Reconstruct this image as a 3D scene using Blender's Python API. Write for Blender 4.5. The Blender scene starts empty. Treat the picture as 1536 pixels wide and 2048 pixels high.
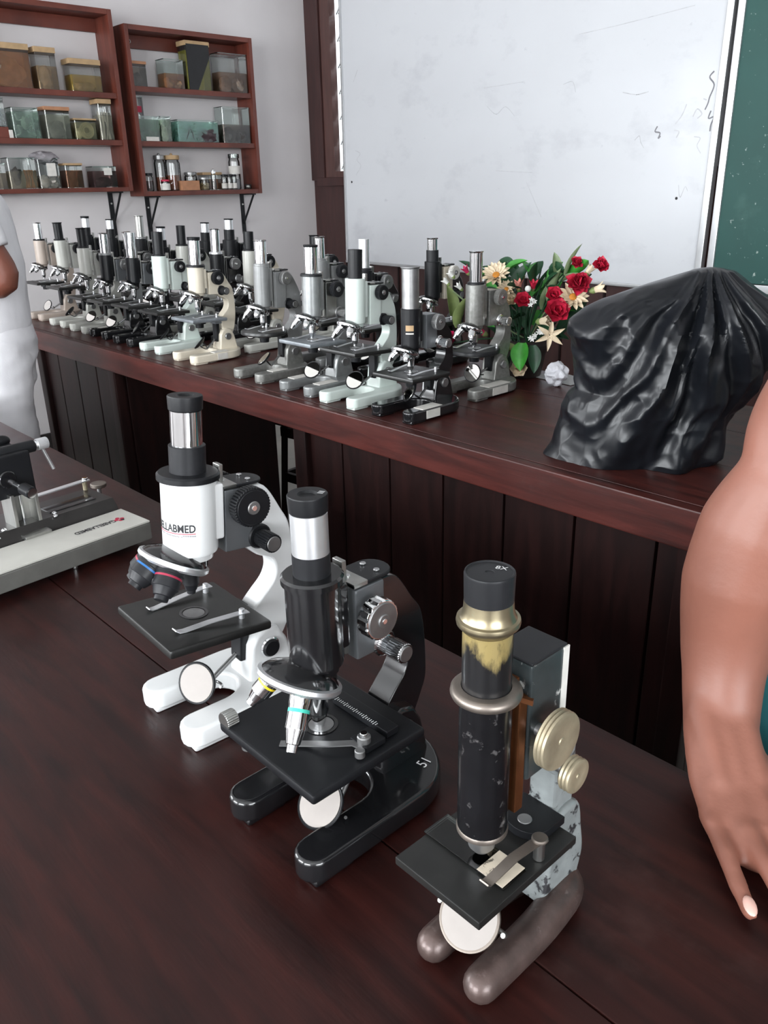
import bpy, bmesh, math, random
from math import pi, sin, cos, radians, atan2, sqrt
from mathutils import Vector, Matrix, noise
random.seed(7)
SC = bpy.context.scene
COL = SC.collection
T = Matrix.Translation
def RX(d): return Matrix.Rotation(radians(d), 4, 'X')
def RY(d): return Matrix.Rotation(radians(d), 4, 'Y')
def RZ(d): return Matrix.Rotation(radians(d), 4, 'Z')
AX = Matrix.Rotation(pi/2, 4, 'Y')          # local z -> world x
def toward(n, up=(0, 0, 1)):
    """rotation taking local +z to direction n"""
    return Vector(n).normalized().to_track_quat('Z', 'Y').to_matrix().to_4x4()

# ---------------------------------------------------------------- materials
def pm(name, c, rough=.5, metal=0., var=.12, scale=18., bump=0., bscale=60., coat=0., worn=None, spec=.5, stretch=None, rvar=0.):
    m = bpy.data.materials.new(name); m.use_nodes = True
    nt = m.node_tree; N = nt.nodes; L = nt.links
    b = N['Principled BSDF']
    b.inputs['Roughness'].default_value = rough; b.inputs['Metallic'].default_value = metal
    b.inputs['Coat Weight'].default_value = coat; b.inputs['Coat Roughness'].default_value = .08
    b.inputs['Specular IOR Level'].default_value = spec
    tc = N.new('ShaderNodeTexCoord'); mp = N.new('ShaderNodeMapping')
    L.new(tc.outputs['Object'], mp.inputs['Vector'])
    if stretch: mp.inputs['Scale'].default_value = stretch
    nz = N.new('ShaderNodeTexNoise'); nz.inputs['Scale'].default_value = scale; nz.inputs['Detail'].default_value = 5
    L.new(mp.outputs[0], nz.inputs['Vector'])
    r = N.new('ShaderNodeValToRGB'); r.color_ramp.elements[0].position = .3; r.color_ramp.elements[1].position = .7
    lo = tuple(max(0, x*(1-var)) for x in c); hi = tuple(min(1, x*(1+var)) for x in c)
    r.color_ramp.elements[0].color = (*lo, 1); r.color_ramp.elements[1].color = (*hi, 1)
    L.new(nz.outputs['Fac'], r.inputs[0]); col = r.outputs[0]
    for (wc, thr, ws, soft) in ([worn] if worn and not isinstance(worn, list) else (worn or [])):
        n2 = N.new('ShaderNodeTexNoise'); n2.inputs['Scale'].default_value = ws; n2.inputs['Detail'].default_value = 8; n2.inputs['Roughness'].default_value = .65
        L.new(mp.outputs[0], n2.inputs['Vector'])
        r2 = N.new('ShaderNodeValToRGB'); r2.color_ramp.elements[0].position = thr; r2.color_ramp.elements[1].position = min(1, thr+soft)
        L.new(n2.outputs['Fac'], r2.inputs[0])
        mx = N.new('ShaderNodeMixRGB'); L.new(r2.outputs[0], mx.inputs[0]); L.new(col, mx.inputs[1]); mx.inputs[2].default_value = (*wc, 1)
        col = mx.outputs[0]
    L.new(col, b.inputs['Base Color'])
    if rvar:
        mr = N.new('ShaderNodeMapRange'); mr.inputs[3].default_value = max(0, rough-rvar); mr.inputs[4].default_value = min(1, rough+rvar)
        L.new(nz.outputs['Fac'], mr.inputs[0]); L.new(mr.outputs[0], b.inputs['Roughness'])
    if bump:
        n3 = N.new('ShaderNodeTexNoise'); n3.inputs['Scale'].default_value = bscale; n3.inputs['Detail'].default_value = 6
        L.new(mp.outputs[0], n3.inputs['Vector'])
        bp = N.new('ShaderNodeBump'); bp.inputs['Strength'].default_value = bump; bp.inputs['Distance'].default_value = .01
        L.new(n3.outputs['Fac'], bp.inputs['Height']); L.new(bp.outputs[0], b.inputs['Normal'])
    return m
def glassy(name, tint, gloss=.04, rough=.02):
    """thin pane / liquid: tinted see-through plus fresnel reflection"""
    m = bpy.data.materials.new(name); m.use_nodes = True
    nt = m.node_tree; N = nt.nodes; L = nt.links; N.clear()
    o = N.new('ShaderNodeOutputMaterial'); t = N.new('ShaderNodeBsdfTransparent'); g = N.new('ShaderNodeBsdfGlossy')
    nz = N.new('ShaderNodeTexNoise'); nz.inputs['Scale'].default_value = 25
    r = N.new('ShaderNodeValToRGB')
    r.color_ramp.elements[0].color = (*[x*.9 for x in tint], 1); r.color_ramp.elements[1].color = (*tint, 1)
    L.new(nz.outputs['Fac'], r.inputs[0]); L.new(r.outputs[0], t.inputs['Color'])
    g.inputs['Roughness'].default_value = rough; f = N.new('ShaderNodeFresnel'); f.inputs['IOR'].default_value = 1.45
    ad = N.new('ShaderNodeMath'); ad.operation = 'ADD'; ad.inputs[1].default_value = gloss; ad.use_clamp = True
    L.new(f.outputs[0], ad.inputs[0])
    mx = N.new('ShaderNodeMixShader'); L.new(ad.outputs[0], mx.inputs[0]); L.new(t.outputs[0], mx.inputs[1]); L.new(g.outputs[0], mx.inputs[2])
    L.new(mx.outputs[0], o.inputs['Surface'])
    return m
def murky(name, c, see=.45):
    """preserving fluid: tinted body, partly see-through"""
    m = bpy.data.materials.new(name); m.use_nodes = True
    nt = m.node_tree; N = nt.nodes; L = nt.links; N.clear()
    o = N.new('ShaderNodeOutputMaterial'); t = N.new('ShaderNodeBsdfTransparent'); d = N.new('ShaderNodeBsdfDiffuse')
    nz = N.new('ShaderNodeTexNoise'); nz.inputs['Scale'].default_value = 3.5; nz.inputs['Detail'].default_value = 3
    r = N.new('ShaderNodeValToRGB'); r.color_ramp.elements[0].position = .35; r.color_ramp.elements[1].position = .65
    r.color_ramp.elements[0].color = (*[x*.7 for x in c], 1); r.color_ramp.elements[1].color = (*[min(1, x*1.2) for x in c], 1)
    L.new(nz.outputs['Fac'], r.inputs[0]); L.new(r.outputs[0], d.inputs['Color'])
    t.inputs['Color'].default_value = (*[.45+.5*x/max(c) for x in c], 1)
    mx = N.new('ShaderNodeMixShader'); mx.inputs[0].default_value = see
    L.new(d.outputs[0], mx.inputs[1]); L.new(t.outputs[0], mx.inputs[2]); L.new(mx.outputs[0], o.inputs['Surface'])
    return m
def wood(name, c1, c2, rough=.3, coat=.3, stretch=(1.5, 14, 14), bump=.04, wear=None, spec=.5):
    m = pm(name, c1, rough, 0, 0, 6, bump, 22, coat, None, spec, stretch)
    nt = m.node_tree; N = nt.nodes; L = nt.links
    mp = [n for n in N if n.type == 'MAPPING'][0]; b = N['Principled BSDF']
    nz = N.new('ShaderNodeTexNoise'); nz.inputs['Scale'].default_value = 3.2; nz.inputs['Detail'].default_value = 9; nz.inputs['Distortion'].default_value = .5
    L.new(mp.outputs[0], nz.inputs['Vector'])
    r = N.new('ShaderNodeValToRGB'); r.color_ramp.elements[0].position = .32; r.color_ramp.elements[1].position = .72
    r.color_ramp.elements[0].color = (*c1, 1); r.color_ramp.elements[1].color = (*c2, 1)
    L.new(nz.outputs['Fac'], r.inputs[0]); col = r.outputs[0]
    if wear:
        tc = [n for n in N if n.type == 'TEX_COORD'][0]
        n4 = N.new('ShaderNodeTexNoise'); n4.inputs['Scale'].default_value = 7; n4.inputs['Detail'].default_value = 13; n4.inputs['Roughness'].default_value = .82; n4.inputs['Distortion'].default_value = 1.2
        L.new(tc.outputs['Object'], n4.inputs['Vector']); r4 = N.new('ShaderNodeValToRGB'); r4.color_ramp.elements[0].position = .70; r4.color_ramp.elements[1].position = .80
        L.new(n4.outputs['Fac'], r4.inputs[0]); m4 = N.new('ShaderNodeMixRGB'); L.new(r4.outputs[0], m4.inputs[0]); L.new(col, m4.inputs[1]); m4.inputs[2].default_value = (.16, .11, .10, 1); col = m4.outputs[0]
        n2 = N.new('ShaderNodeTexNoise'); n2.inputs['Scale'].default_value = wear[1]; n2.inputs['Detail'].default_value = 10; n2.inputs['Roughness'].default_value = .7
        L.new(tc.outputs['Object'], n2.inputs['Vector'])
        r2 = N.new('ShaderNodeValToRGB'); r2.color_ramp.elements[0].position = wear[2]; r2.color_ramp.elements[1].position = wear[2]+wear[3]
        L.new(n2.outputs['Fac'], r2.inputs[0])
        mx = N.new('ShaderNodeMixRGB'); L.new(r2.outputs[0], mx.inputs[0]); L.new(col, mx.inputs[1]); mx.inputs[2].default_value = (*wear[0], 1)
        col = mx.outputs[0]
        mr = N.new('ShaderNodeMapRange'); mr.inputs[3].default_value = rough-.05; mr.inputs[4].default_value = rough+.22
        L.new(n2.outputs['Fac'], mr.inputs[0]); L.new(mr.outputs[0], b.inputs['Roughness'])
    L.new(col, b.inputs['Base Color'])
    return m

M = {}
M['wall'] = pm('wall_paint', (.66, .63, .635), .75, 0, .04, 3, .02, 90)
M['ceil'] = pm('ceiling_paint', (.7, .7, .7), .8, 0, .03, 3)
M['floor'] = pm('cement_floor', (.33, .32, .29), .45, 0, .15, 4, .02, 60)
M['skirt'] = pm('dark_skirting', (.02, .016, .016), .4, 0, .2, 9)
M['bench'] = wood('dark_bench_wood', (.011, .0030, .0027), (.034, .0078, .0062), .27, .0, (2, 16, 16), .03, ((.05, .022, .019), 5, .6, .2), .3)
M['bench2'] = wood('reddish_bench_wood', (.026, .0062, .0052), (.072, .0155, .012), .3, .0, (1.6, 14, 14), .03, ((.06, .026, .022), 4, .62, .2), .35)
M['benchv'] = wood('dark_panel_wood', (.0065, .0026, .0025), (.0165, .0055, .005), .4, .0, (12, 12, 1.5), .03, None, .2)
M['shelf'] = wood('red_brown_shelf_wood', (.085, .019, .012), (.16, .037, .022), .45, .1, (9, 2, 2), .03)
M['trim'] = wood('maroon_trim_wood', (.035, .013, .012), (.055, .02, .018), .4, .1, (12, 12, 1.5), .03)
M['trim2'] = wood('brown_sash_wood', (.07, .032, .028), (.1, .046, .04), .4, .1, (12, 12, 1.5), .02)
M['alu'] = pm('aluminium', (.62, .63, .64), .35, .8, .05, 20)
M['chrome'] = pm('chrome', (.82, .83, .84), .07, 1, .04, 30)
M['steel'] = pm('brushed_steel', (.5, .5, .48), .32, 1, .12, 60, 0, 0, 0, None, .5, (1, 1, .2))
M['satin'] = pm('satin_aluminium', (.83, .84, .86), .36, .9, .05, 60)
M['dullsteel'] = pm('dull_steel', (.33, .33, .33), .4, .9, .15, 50)
M['white'] = pm('white_enamel', (.74, .75, .75), .25, 0, .02, 10, 0, 0, .4)
M['cream'] = pm('cream_enamel', (.66, .60, .49), .3, 0, .08, 14, 0, 0, .3, ((.45, .36, .25), .62, 30, .15))
M['palegreen'] = pm('pale_green_enamel', (.60, .67, .63), .3, 0, .05, 14, 0, 0, .3)
M['palegrey'] = pm('pale_grey_enamel', (.50, .50, .46), .32, 0, .07, 14, 0, 0, .3)
M['beige'] = pm('beige_enamel', (.42, .35, .30), .35, 0, .08, 14, 0, 0, .2)
M['silver'] = pm('silver_grey_enamel', (.27, .28, .28), .32, .45, .12, 60, 0, 0, .3)
M['midgrey'] = pm('mid_grey_enamel', (.22, .225, .225), .35, .2, .1, 40, 0, 0, .3)
M['hammer'] = pm('hammered_grey', (.25, .25, .235), .38, .5, .15, 120, .05, 200)
M['black'] = pm('black_gloss_enamel', (.008, .008, .009), .16, 0, .2, 20, 0, 0, .5)
M['blackm'] = pm('black_satin', (.0075, .008, .0095), .4, 0, .2, 30, 0, 0, 0, None, .3)
M['charcoal'] = pm('charcoal_satin', (.013, .0135, .0155), .42, 0, .2, 30, 0, 60, 0, None, .3)
M['stageblack'] = pm('black_stage_plate', (.012, .012, .0115), .38, 0, .25, 40, 0, 0, .1)
M['greyplate'] = pm('worn_grey_plate', (.24, .26, .28), .4, .4, .2, 40, 0, 0, 0, ((.04, .04, .045), .6, 22, .1))
M['bluegrey'] = pm('grey_focus_block', (.17, .18, .19), .35, .5, .08, 30)
M['mirror'] = pm('mirror_glass', (.86, .84, .80), .03, 1, .02, 10)
M['paleface'] = pm('pale_mirror_face', (.34, .31, .29), .3, 0, .06, 40, 0, 60, 0, None, .2)
M['lens'] = pm('lens_glass', (.03, .032, .035), .05, 0, .1, 10, 0, 0, 1)
M['ring_blue'] = pm('blue_ring', (.01, .11, .32), .4); M['ring_red'] = pm('red_ring', (.30, .02, .05), .4)
M['ring_yellow'] = pm('yellow_ring', (.75, .55, .02), .4); M['ring_green'] = pm('green_ring', (.05, .45, .35), .4)
M['ink'] = pm('black_ink', (.015, .015, .018), .6); M['redink'] = pm('red_ink', (.45, .02, .06), .6)
M['whiteink'] = pm('white_ink', (.75, .75, .75), .6); M['greyink'] = pm('grey_ink', (.22, .22, .24), .6)
M['faint'] = pm('faded_marker', (.57, .575, .60), .6, 0, .1, 40)
M['sticker'] = pm('paper_sticker', (.62, .60, .56), .7, 0, .08, 60)
M['brass'] = pm('aged_brass', (.40, .345, .24), .48, .7, .25, 40, 0, 0, 0, ((.22, .30, .24), .66, 30, .1))
M['brassdull'] = pm('tarnished_ring', (.22, .19, .165), .4, .85, .15, 50)
M['copper'] = pm('copper_slide', (.20, .075, .03), .35, .8, .3, 30)
M['oldblack'] = pm('worn_black_lacquer', (.006, .006, .007), .24, 0, .3, 30, .02, 90, .2, ((.10, .095, .095), .60, 90, .12), .3)
M['oldtube'] = pm('lacquer_worn_to_brass', (.010, .010, .011), .3, .1, .3, 30, 0, 0, .2, ((.26, .20, .08), .52, 42, .14), .5, (1.2, 1.2, .5))
M['oldfoot'] = pm('rusted_brown_iron', (.085, .058, .052), .36, .35, .3, 60, .08, 80, .1, ((.22, .17, .16), .6, 70, .2))
M['chip'] = pm('chipped_grey_paint', (.24, .26, .26), .4, .1, .2, 50, .05, 60, 0, ((.03, .03, .033), .56, 70, .05))
M['chip2'] = pm('lacquer_with_chips', (.035, .043, .045), .3, .2, .2, 50, 0, 60, .2, ((.5, .5, .48), .63, 60, .04))
M['patina'] = pm('brass_patina', (.34, .29, .19), .3, .9, .2, 40, 0, 0, 0, ((.30, .42, .33), .57, 45, .1))
M['slideglass'] = glassy('slide_glass', (.80, .86, .84), .05)
M['glass'] = glassy('jar_glass', (.93, .95, .94), .03)
M['glassg'] = glassy('greenish_jar_glass', (.87, .92, .90), .04)
M['pane'] = glassy('window_pane', (.9, .92, .92), .02)
M['tape'] = pm('tan_sealing_band', (.42, .28, .15), .7, 0, .15, 30)
M['lidwood'] = pm('orange_tan_lid', (.40, .19, .10), .6, 0, .15, 30)
M['plastic'] = pm('black_bag_plastic', (.0065, .0075, .010), .32, 0, .2, 8, .02, 40, .0, None, .36)
M['skin'] = pm('brown_skin', (.225, .088, .060), .46, 0, .06, 16, .04, 150, 0, ((.20, .074, .050), .54, 9, .4))
M['skin2'] = pm('dark_skin', (.17, .055, .035), .5, 0, .08, 16, .03, 200)
M['nail'] = pm('fingernail', (.62, .38, .32), .3)
M['hair'] = pm('black_hair', (.01, .008, .008), .5, 0, .3, 60, .2, 150, 0, None, .5, (1, 1, .2))
M['teal'] = pm('teal_cloth', (.004, .10, .11), .8, 0, .1, 30, .05, 300)
M['whitecloth'] = pm('white_cloth', (.80, .79, .82), .85, 0, .03, 20, .05, 300)
M['navy'] = pm('dark_trousers', (.012, .013, .02), .8, 0, .15, 30)
M['mat'] = pm('dark_grey_mat', (.050, .043, .042), .5, 0, .1, 8)

# ---------------------------------------------------------------- mesh builder
class MB:
    def __init__(s): s.v = []; s.f = []; s.fm = []; s.mats = []
    def mi(s, m):
        m = M[m] if isinstance(m, str) else m
        if m not in s.mats: s.mats.append(m)
        return s.mats.index(m)
    def raw(s, vs, fs, m, X=None):
        k = s.mi(m); o = len(s.v)
        if X is not None: vs = [X @ Vector(v) for v in vs]
        s.v += [tuple(v) for v in vs]; s.f += [tuple(i+o for i in f) for f in fs]; s.fm += [k]*len(fs)
        return s
    def bm(s, b, m, X=None):
        b.verts.index_update(); b.normal_update()
        s.raw([v.co.copy() for v in b.verts], [[v.index for v in f.verts] for f in b.faces], m, X); b.free(); return s
    def box(s, c, d, m, X=None, bev=.002, seg=2):
        b = bmesh.new(); bmesh.ops.create_cube(b, size=1)
        bmesh.ops.scale(b, vec=d, verts=b.verts); bmesh.ops.translate(b, vec=c, verts=b.verts)
        if bev: bmesh.ops.bevel(b, geom=b.edges[:], offset=min(bev, min(d)*.45), segments=seg, affect='EDGES', profile=.5)
        return s.bm(b, m, X)
    def prism(s, out, h0, h1, m, X=None, bev=.003, seg=2):
        """outline in xy, extruded z h0..h1"""
        b = bmesh.new(); vs = [b.verts.new((x, y, h0)) for x, y in out]
        f = b.faces.new(vs); f.normal_update()
        r = bmesh.ops.extrude_face_region(b, geom=[f])
        bmesh.ops.translate(b, vec=(0, 0, h1-h0), verts=[e for e in r['geom'] if isinstance(e, bmesh.types.BMVert)])
        bmesh.ops.recalc_face_normals(b, faces=b.faces)
        if bev:
            ed = [e for e in b.edges if abs(e.verts[0].co.z-e.verts[1].co.z) < 1e-6]
            bmesh.ops.bevel(b, geom=ed, offset=bev, segments=seg, affect='EDGES', profile=.5, clamp_overlap=True)
        return s.bm(b, m, X)
    def lathe(s, prof, m, X=None, n=40, squash=None):
        """prof: (r, z) pairs; caps where r==0"""
        vs = []; fs = []; idx = []
        for r, z in prof:
            if r < 1e-6: idx.append([len(vs)]); vs.append((0, 0, z))
            else:
                idx.append(list(range(len(vs), len(vs)+n)))
                vs += [(r*cos(2*pi*i/n), r*sin(2*pi*i/n)*(squash or 1), z) for i in range(n)]
        for a, b in zip(idx, idx[1:]):
            for i in range(n):
                j = (i+1) % n
                if len(a) == 1 and len(b) == 1: continue
                if len(a) == 1: fs.append((a[0], b[j], b[i]))
                elif len(b) == 1: fs.append((a[i], a[j], b[0]))
                else: fs.append((a[i], a[j], b[j], b[i]))
        return s.raw(vs, fs, m, X)
    def cyl(s, r, z0, z1, m, X=None, n=40, ch=None, r1=None):
        ch = min(.0015, r*.15, abs(z1-z0)*.3) if ch is None else ch
        r1 = r if r1 is None else r1
        return s.lathe([(0, z0), (r-ch, z0), (r, z0+ch), (r1, z1-ch), (r1-ch, z1), (0, z1)], m, X, n)
    def knurl(s, r, z0, z1, m, X=None, n=24, depth=.08):
        vs = []; fs = []; k = n*4
        def ring(rr, z, flat=False):
            o = len(vs)
            for i in range(k):
                q = rr if flat else rr*(1-depth*(1 if i % 4 >= 3 else 0))
                vs.append((q*cos(2*pi*i/k), q*sin(2*pi*i/k), z))
            return o
        rs = [ring(r*.93, z0, True), ring(r, z0+.001), ring(r, z1-.001), ring(r*.93, z1, True)]
        for a, b in zip(rs, rs[1:]):
            for i in range(k): j = (i+1) % k; fs.append((a+i, a+j, b+j, b+i))
        fs.append(tuple(rs[0]+i for i in range(k))[::-1]); fs.append(tuple(rs[-1]+i for i in range(k)))
        return s.raw(vs, fs, m, X)
    def tube(s, pts, rad, m, X=None, n=12, cap=True, ref=None, flat=None, round_cap=False):
        """loft along pts; rad scalar/list of r or (a,b); ref keeps the a-axis; round_cap adds hemispherical ends"""
        P = [Vector(p) for p in pts]; k = len(P)
        R = [rad]*k if not isinstance(rad, list) else rad
        R = [(r, r) if not isinstance(r, tuple) else r for r in R]
        if round_cap:
            t0 = (P[0]-P[1]).normalized(); t1 = (P[-1]-P[-2]).normalized()
            pre = []; post = []
            for a in (80, 60, 40, 20):
                pre.append((P[0]+t0*max(R[0])*sin(radians(a)), tuple(x*cos(radians(a)) for x in R[0])))
                post.append((P[-1]+t1*max(R[-1])*sin(radians(a)), tuple(x*cos(radians(a)) for x in R[-1])))
            post = post[::-1]
            P = [p for p, _ in pre]+P+[p for p, _ in post]; R = [r for _, r in pre]+R+[r for _, r in post]; k = len(P)
        vs = []; fs = []; nrm = None
        for i in range(k):
            t = (P[min(i+1, k-1)]-P[max(i-1, 0)]).normalized()
            if ref is not None: a = Vector(ref)
            elif nrm is None: a = Vector((0, 0, 1)) if abs(t.z) < .9 else Vector((1, 0, 0))
            else: a = nrm
            a = (a-t*a.dot(t)).normalized(); nrm = a; c = t.cross(a)
            for j in range(n):
                q = 2*pi*j/n; vs.append(P[i]+a*cos(q)*R[i][0]+c*sin(q)*R[i][1])
        for i in range(k-1):
            for j in range(n): l = (j+1) % n; fs.append((i*n+j, i*n+l, (i+1)*n+l, (i+1)*n+j))
        if cap: fs.append(tuple(range(n))[::-1]); fs.append(tuple((k-1)*n+j for j in range(n)))
        return s.raw(vs, fs, m, X)
    def strip(s, pts, w, th, m, X=None, side=(1, 0, 0)):
        """flat strip through pts, width w along side, thickness th"""
        P = [Vector(p) for p in pts]; d = Vector(side).normalized(); vs = []; fs = []; k = len(P)
        for i in range(k):
            t = (P[min(i+1, k-1)]-P[max(i-1, 0)]).normalized(); u = t.cross(d).normalized()
            vs += [P[i]+d*w/2+u*th/2, P[i]-d*w/2+u*th/2, P[i]-d*w/2-u*th/2, P[i]+d*w/2-u*th/2]
        for i in range(k-1):
            for j in range(4): l = (j+1) % 4; fs.append((i*4+j, i*4+l, i*4+4+l, i*4+4+j))
        fs += [(0, 1, 2, 3)[::-1], tuple((k-1)*4+j for j in range(4))]
        return s.raw(vs, fs, m, X)
    def ball(s, c, r, m, X=None, n=20):
        r = (r, r, r) if not isinstance(r, tuple) else r
        vs = []; fs = []; h = n//2
        pr = [(sin(pi*i/h), -cos(pi*i/h)) for i in range(h+1)]; pr[0] = (0, -1); pr[-1] = (0, 1)
        Y = T(Vector(c)) @ Matrix.Diagonal((*r, 1)); Y = (X @ Y) if X is not None else Y
        return s.lathe(pr, m, Y, n)
    def torus(s, R, r, m, X=None, a0=0, a1=360, n=40, k=10):
        full = abs(a1-a0) >= 360
        pts = [(R*cos(radians(a0+(a1-a0)*i/n)), R*sin(radians(a0+(a1-a0)*i/n)), 0) for i in range(n+1)]
        vs = []; fs = []
        for i, p in enumerate(pts):
            an = radians(a0+(a1-a0)*i/n)
            for j in range(k):
                q = 2*pi*j/k; vs.append(((R+r*cos(q))*cos(an), (R+r*cos(q))*sin(an), r*sin(q)))
        for i in range(n):
            for j in range(k): l = (j+1) % k; fs.append((i*k+j, (i+1)*k+j, (i+1)*k+l, i*k+l))
        if not full: fs += [tuple(range(k)), tuple(n*k+j for j in range(k))[::-1]]
        return s.raw(vs, fs, m, X)
    def grid(s, fn, nu, nv, m, X=None, closed=False):
        vs = [fn(i/(nu if closed else nu-1), j/(nv-1)) for j in range(nv) for i in range(nu)]; fs = []
        for j in range(nv-1):
            for i in range(nu if closed else nu-1):
                k = (i+1) % nu; fs.append((j*nu+i, j*nu+k, (j+1)*nu+k, (j+1)*nu+i))
        return s.raw(vs, fs, m, X)
    def build(s, name, parent=None, ang=38, X=None, label=None):
        me = bpy.data.meshes.new(name)
        vs = [tuple(X @ Vector(v)) for v in s.v] if X is not None else s.v
        me.from_pydata(vs, [], s.f); me.update()
        for m in s.mats: me.materials.append(m)
        me.polygons.foreach_set('material_index', s.fm)
        me.polygons.foreach_set('use_smooth', [True]*len(me.polygons))
        me.set_sharp_from_angle(angle=radians(ang))
        o = bpy.data.objects.new(name, me); COL.objects.link(o)
        if parent is not None: o.parent = parent
        w = o.modifiers.new('weighted', 'WEIGHTED_NORMAL'); w.keep_sharp = True
        if label: o['label'] = label
        return o

def thing(name, label, cat, loc=(0, 0, 0), rz=0, group=None):
    o = bpy.data.objects.new(name, None); COL.objects.link(o); o.empty_display_size = .05
    o.location = loc; o.rotation_euler = (0, 0, radians(rz)); o['label'] = label; o['category'] = cat
    if group: o['group'] = group
    return o
def tag(o, label, cat, group=None):
    o['label'] = label; o['category'] = cat
    if group: o['group'] = group
    return o
def struct(mb, name, ang=38):
    o = mb.build(name, None, ang); o['kind'] = 'structure'; return o
def text_verts(txt, size, align='LEFT', bold=0):
    cu = bpy.data.curves.new('lettering', 'FONT'); cu.body = txt; cu.size = size; cu.align_x = align; cu.resolution_u = 3; cu.offset = bold
    o = bpy.data.objects.new('lettering', cu); COL.objects.link(o)
    dg = bpy.context.evaluated_depsgraph_get(); me = bpy.data.meshes.new_from_object(o.evaluated_get(dg))
    vs = [v.co.copy() for v in me.vertices]; fs = [tuple(p.vertices) for p in me.polygons]
    bpy.data.objects.remove(o); bpy.data.curves.remove(cu); bpy.data.meshes.remove(me)
    return vs, fs
def catmull(pts, k=6, closed=False):
    P = [Vector(p) for p in pts]; n = len(P); out = []
    for i in range(n if closed else n-1):
        p0 = P[(i-1) % n] if closed or i > 0 else P[0]; p1 = P[i]; p2 = P[(i+1) % n]; p3 = P[(i+2) % n] if closed or i+2 < n else P[-1]
        for j in range(k):
            t = j/k; out.append(.5*((2*p1)+(p2-p0)*t+(2*p0-5*p1+4*p2-p3)*t*t+(3*p1-p0-3*p2+p3)*t**3))
    if not closed: out.append(P[-1])
    return out
# ---------------------------------------------------------------- room
FB = .80      # worktop of the bench in front
BB = .87      # worktop of the long bench behind
XW, YW, XE, YS, ZC = -4.46, 3.57, 3.2, -3.4, 3.05
struct(MB().box(((XW+XE)/2, (YW+YS)/2, -.05), (XE-XW+.4, YW-YS+.4, .1), 'floor', bev=0), 'floor')
struct(MB().box(((XW+XE)/2, (YW+YS)/2, ZC+.05), (XE-XW+.4, YW-YS+.4, .1), 'ceil', bev=0), 'ceiling')
def wall_with_openings(mb, axis, pos, a0, a1, ops, th, m):
    """wall slab along axis ('x' runs along x at y=pos) with rectangular openings (a,b,z0,z1)"""
    def slab(p, q, z0, z1):
        if q-p < 1e-4 or z1-z0 < 1e-4: return
        if axis == 'x': mb.box(((p+q)/2, pos, (z0+z1)/2), (q-p, th, z1-z0), m, bev=0)
        else: mb.box((pos, (p+q)/2, (z0+z1)/2), (th, q-p, z1-z0), m, bev=0)
    c = a0
    for a, b, z0, z1 in sorted(ops):
        slab(c, a, 0, ZC); slab(a, b, 0, z0); slab(a, b, z1, ZC); c = b
    slab(c, a1, 0, ZC)
WOP = (XW, -2.6, 1.40, 2.75)          # louvre window beside and behind the whiteboard
mb = MB(); wall_with_openings(mb, 'x', YW+.04, XW-.2, XE+.2, [WOP], .08, 'wall'); struct(mb, 'wall_back')
SOP = [(-3.4, -1.3, .95, 2.5), (-.6, 1.5, .95, 2.5)]
mb = MB(); wall_with_openings(mb, 'x', YS-.1, XW-.2, XE+.2, SOP, .2, 'wall'); struct(mb, 'wall_front')
LOP = [(-3.05, -1.15, .95, 2.5)]
mb = MB(); wall_with_openings(mb, 'y', XW-.1, YS-.2, YW+.2, LOP, .2, 'wall'); struct(mb, 'wall_left')
EOP = [(-2.2, .2, .95, 2.5)]
mb = MB(); wall_with_openings(mb, 'y', XE+.1, YS, YW, EOP, .2, 'wall'); struct(mb, 'wall_right')
# timber panelling on the lower part of the back wall, posts round the window
mb = MB()
mb.box(((XW+XE)/2, YW-.012, .70), (XE-XW, .024, 1.40), 'trim', bev=.002)
x = XW+.3
while x < XE: mb.box((x, YW-.026, .70), (.012, .008, 1.38), 'benchv', bev=.001); x += .24
mb.box(((XW+XE)/2, YW-.03, .05), (XE-XW, .02, .1), 'skirt', bev=.002)
struct(mb, 'trim_1')
mb = MB()
mb.box((XW+.065, YW-.02, 1.4+.82), (.13, .05, 1.65), 'trim', bev=.004)
mb.box((-2.5, YW-.02, 2.2), (.2, .05, 1.6), 'trim', bev=.004)
mb.box((-3.43, YW-.02, 2.82), (1.95, .05, .14), 'trim', bev=.004)
mb.box((-3.43, YW-.022, 1.385), (1.95, .056, .05), 'trim', bev=.004)
struct(mb, 'trim_2')
wn = bpy.data.objects.new('window_1', None); COL.objects.link(wn); wn['kind'] = 'structure'
mb = MB()
for xx in (-4.283, WOP[1]-.055, -3.45): mb.box((xx, YW-.008, 2.075), (.09, .05, 1.33), 'trim2', bev=.004)
mb.box((-3.465, YW-.006, 2.72), (1.73, .05, .07), 'trim2', bev=.004); mb.box((-3.465, YW-.006, 1.425), (1.73, .05, .04), 'trim2', bev=.004)
mb.build('window_frame', wn)
for k in range(9):
    MB().box((0, 0, 0), (.72, .005, .15), 'pane', T((-3.86, YW+.045, 1.52+k*.14)) @ RX(-32), bev=0).build('louvre_pane', wn)
    MB().box((0, 0, 0), (.72, .005, .15), 'pane', T((-3.07, YW+.045, 1.52+k*.14)) @ RX(-32), bev=0).build('louvre_pane', wn)
mb = MB()
for k in range(10):
    for a, b in ((-4.23, -3.5), (-3.4, -2.7)): mb.box(((a+b)/2, YW+.055, 1.455+k*.14), (b-a, .012, .012), 'alu', bev=.001)
mb.build('louvre_clips', wn)
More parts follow.
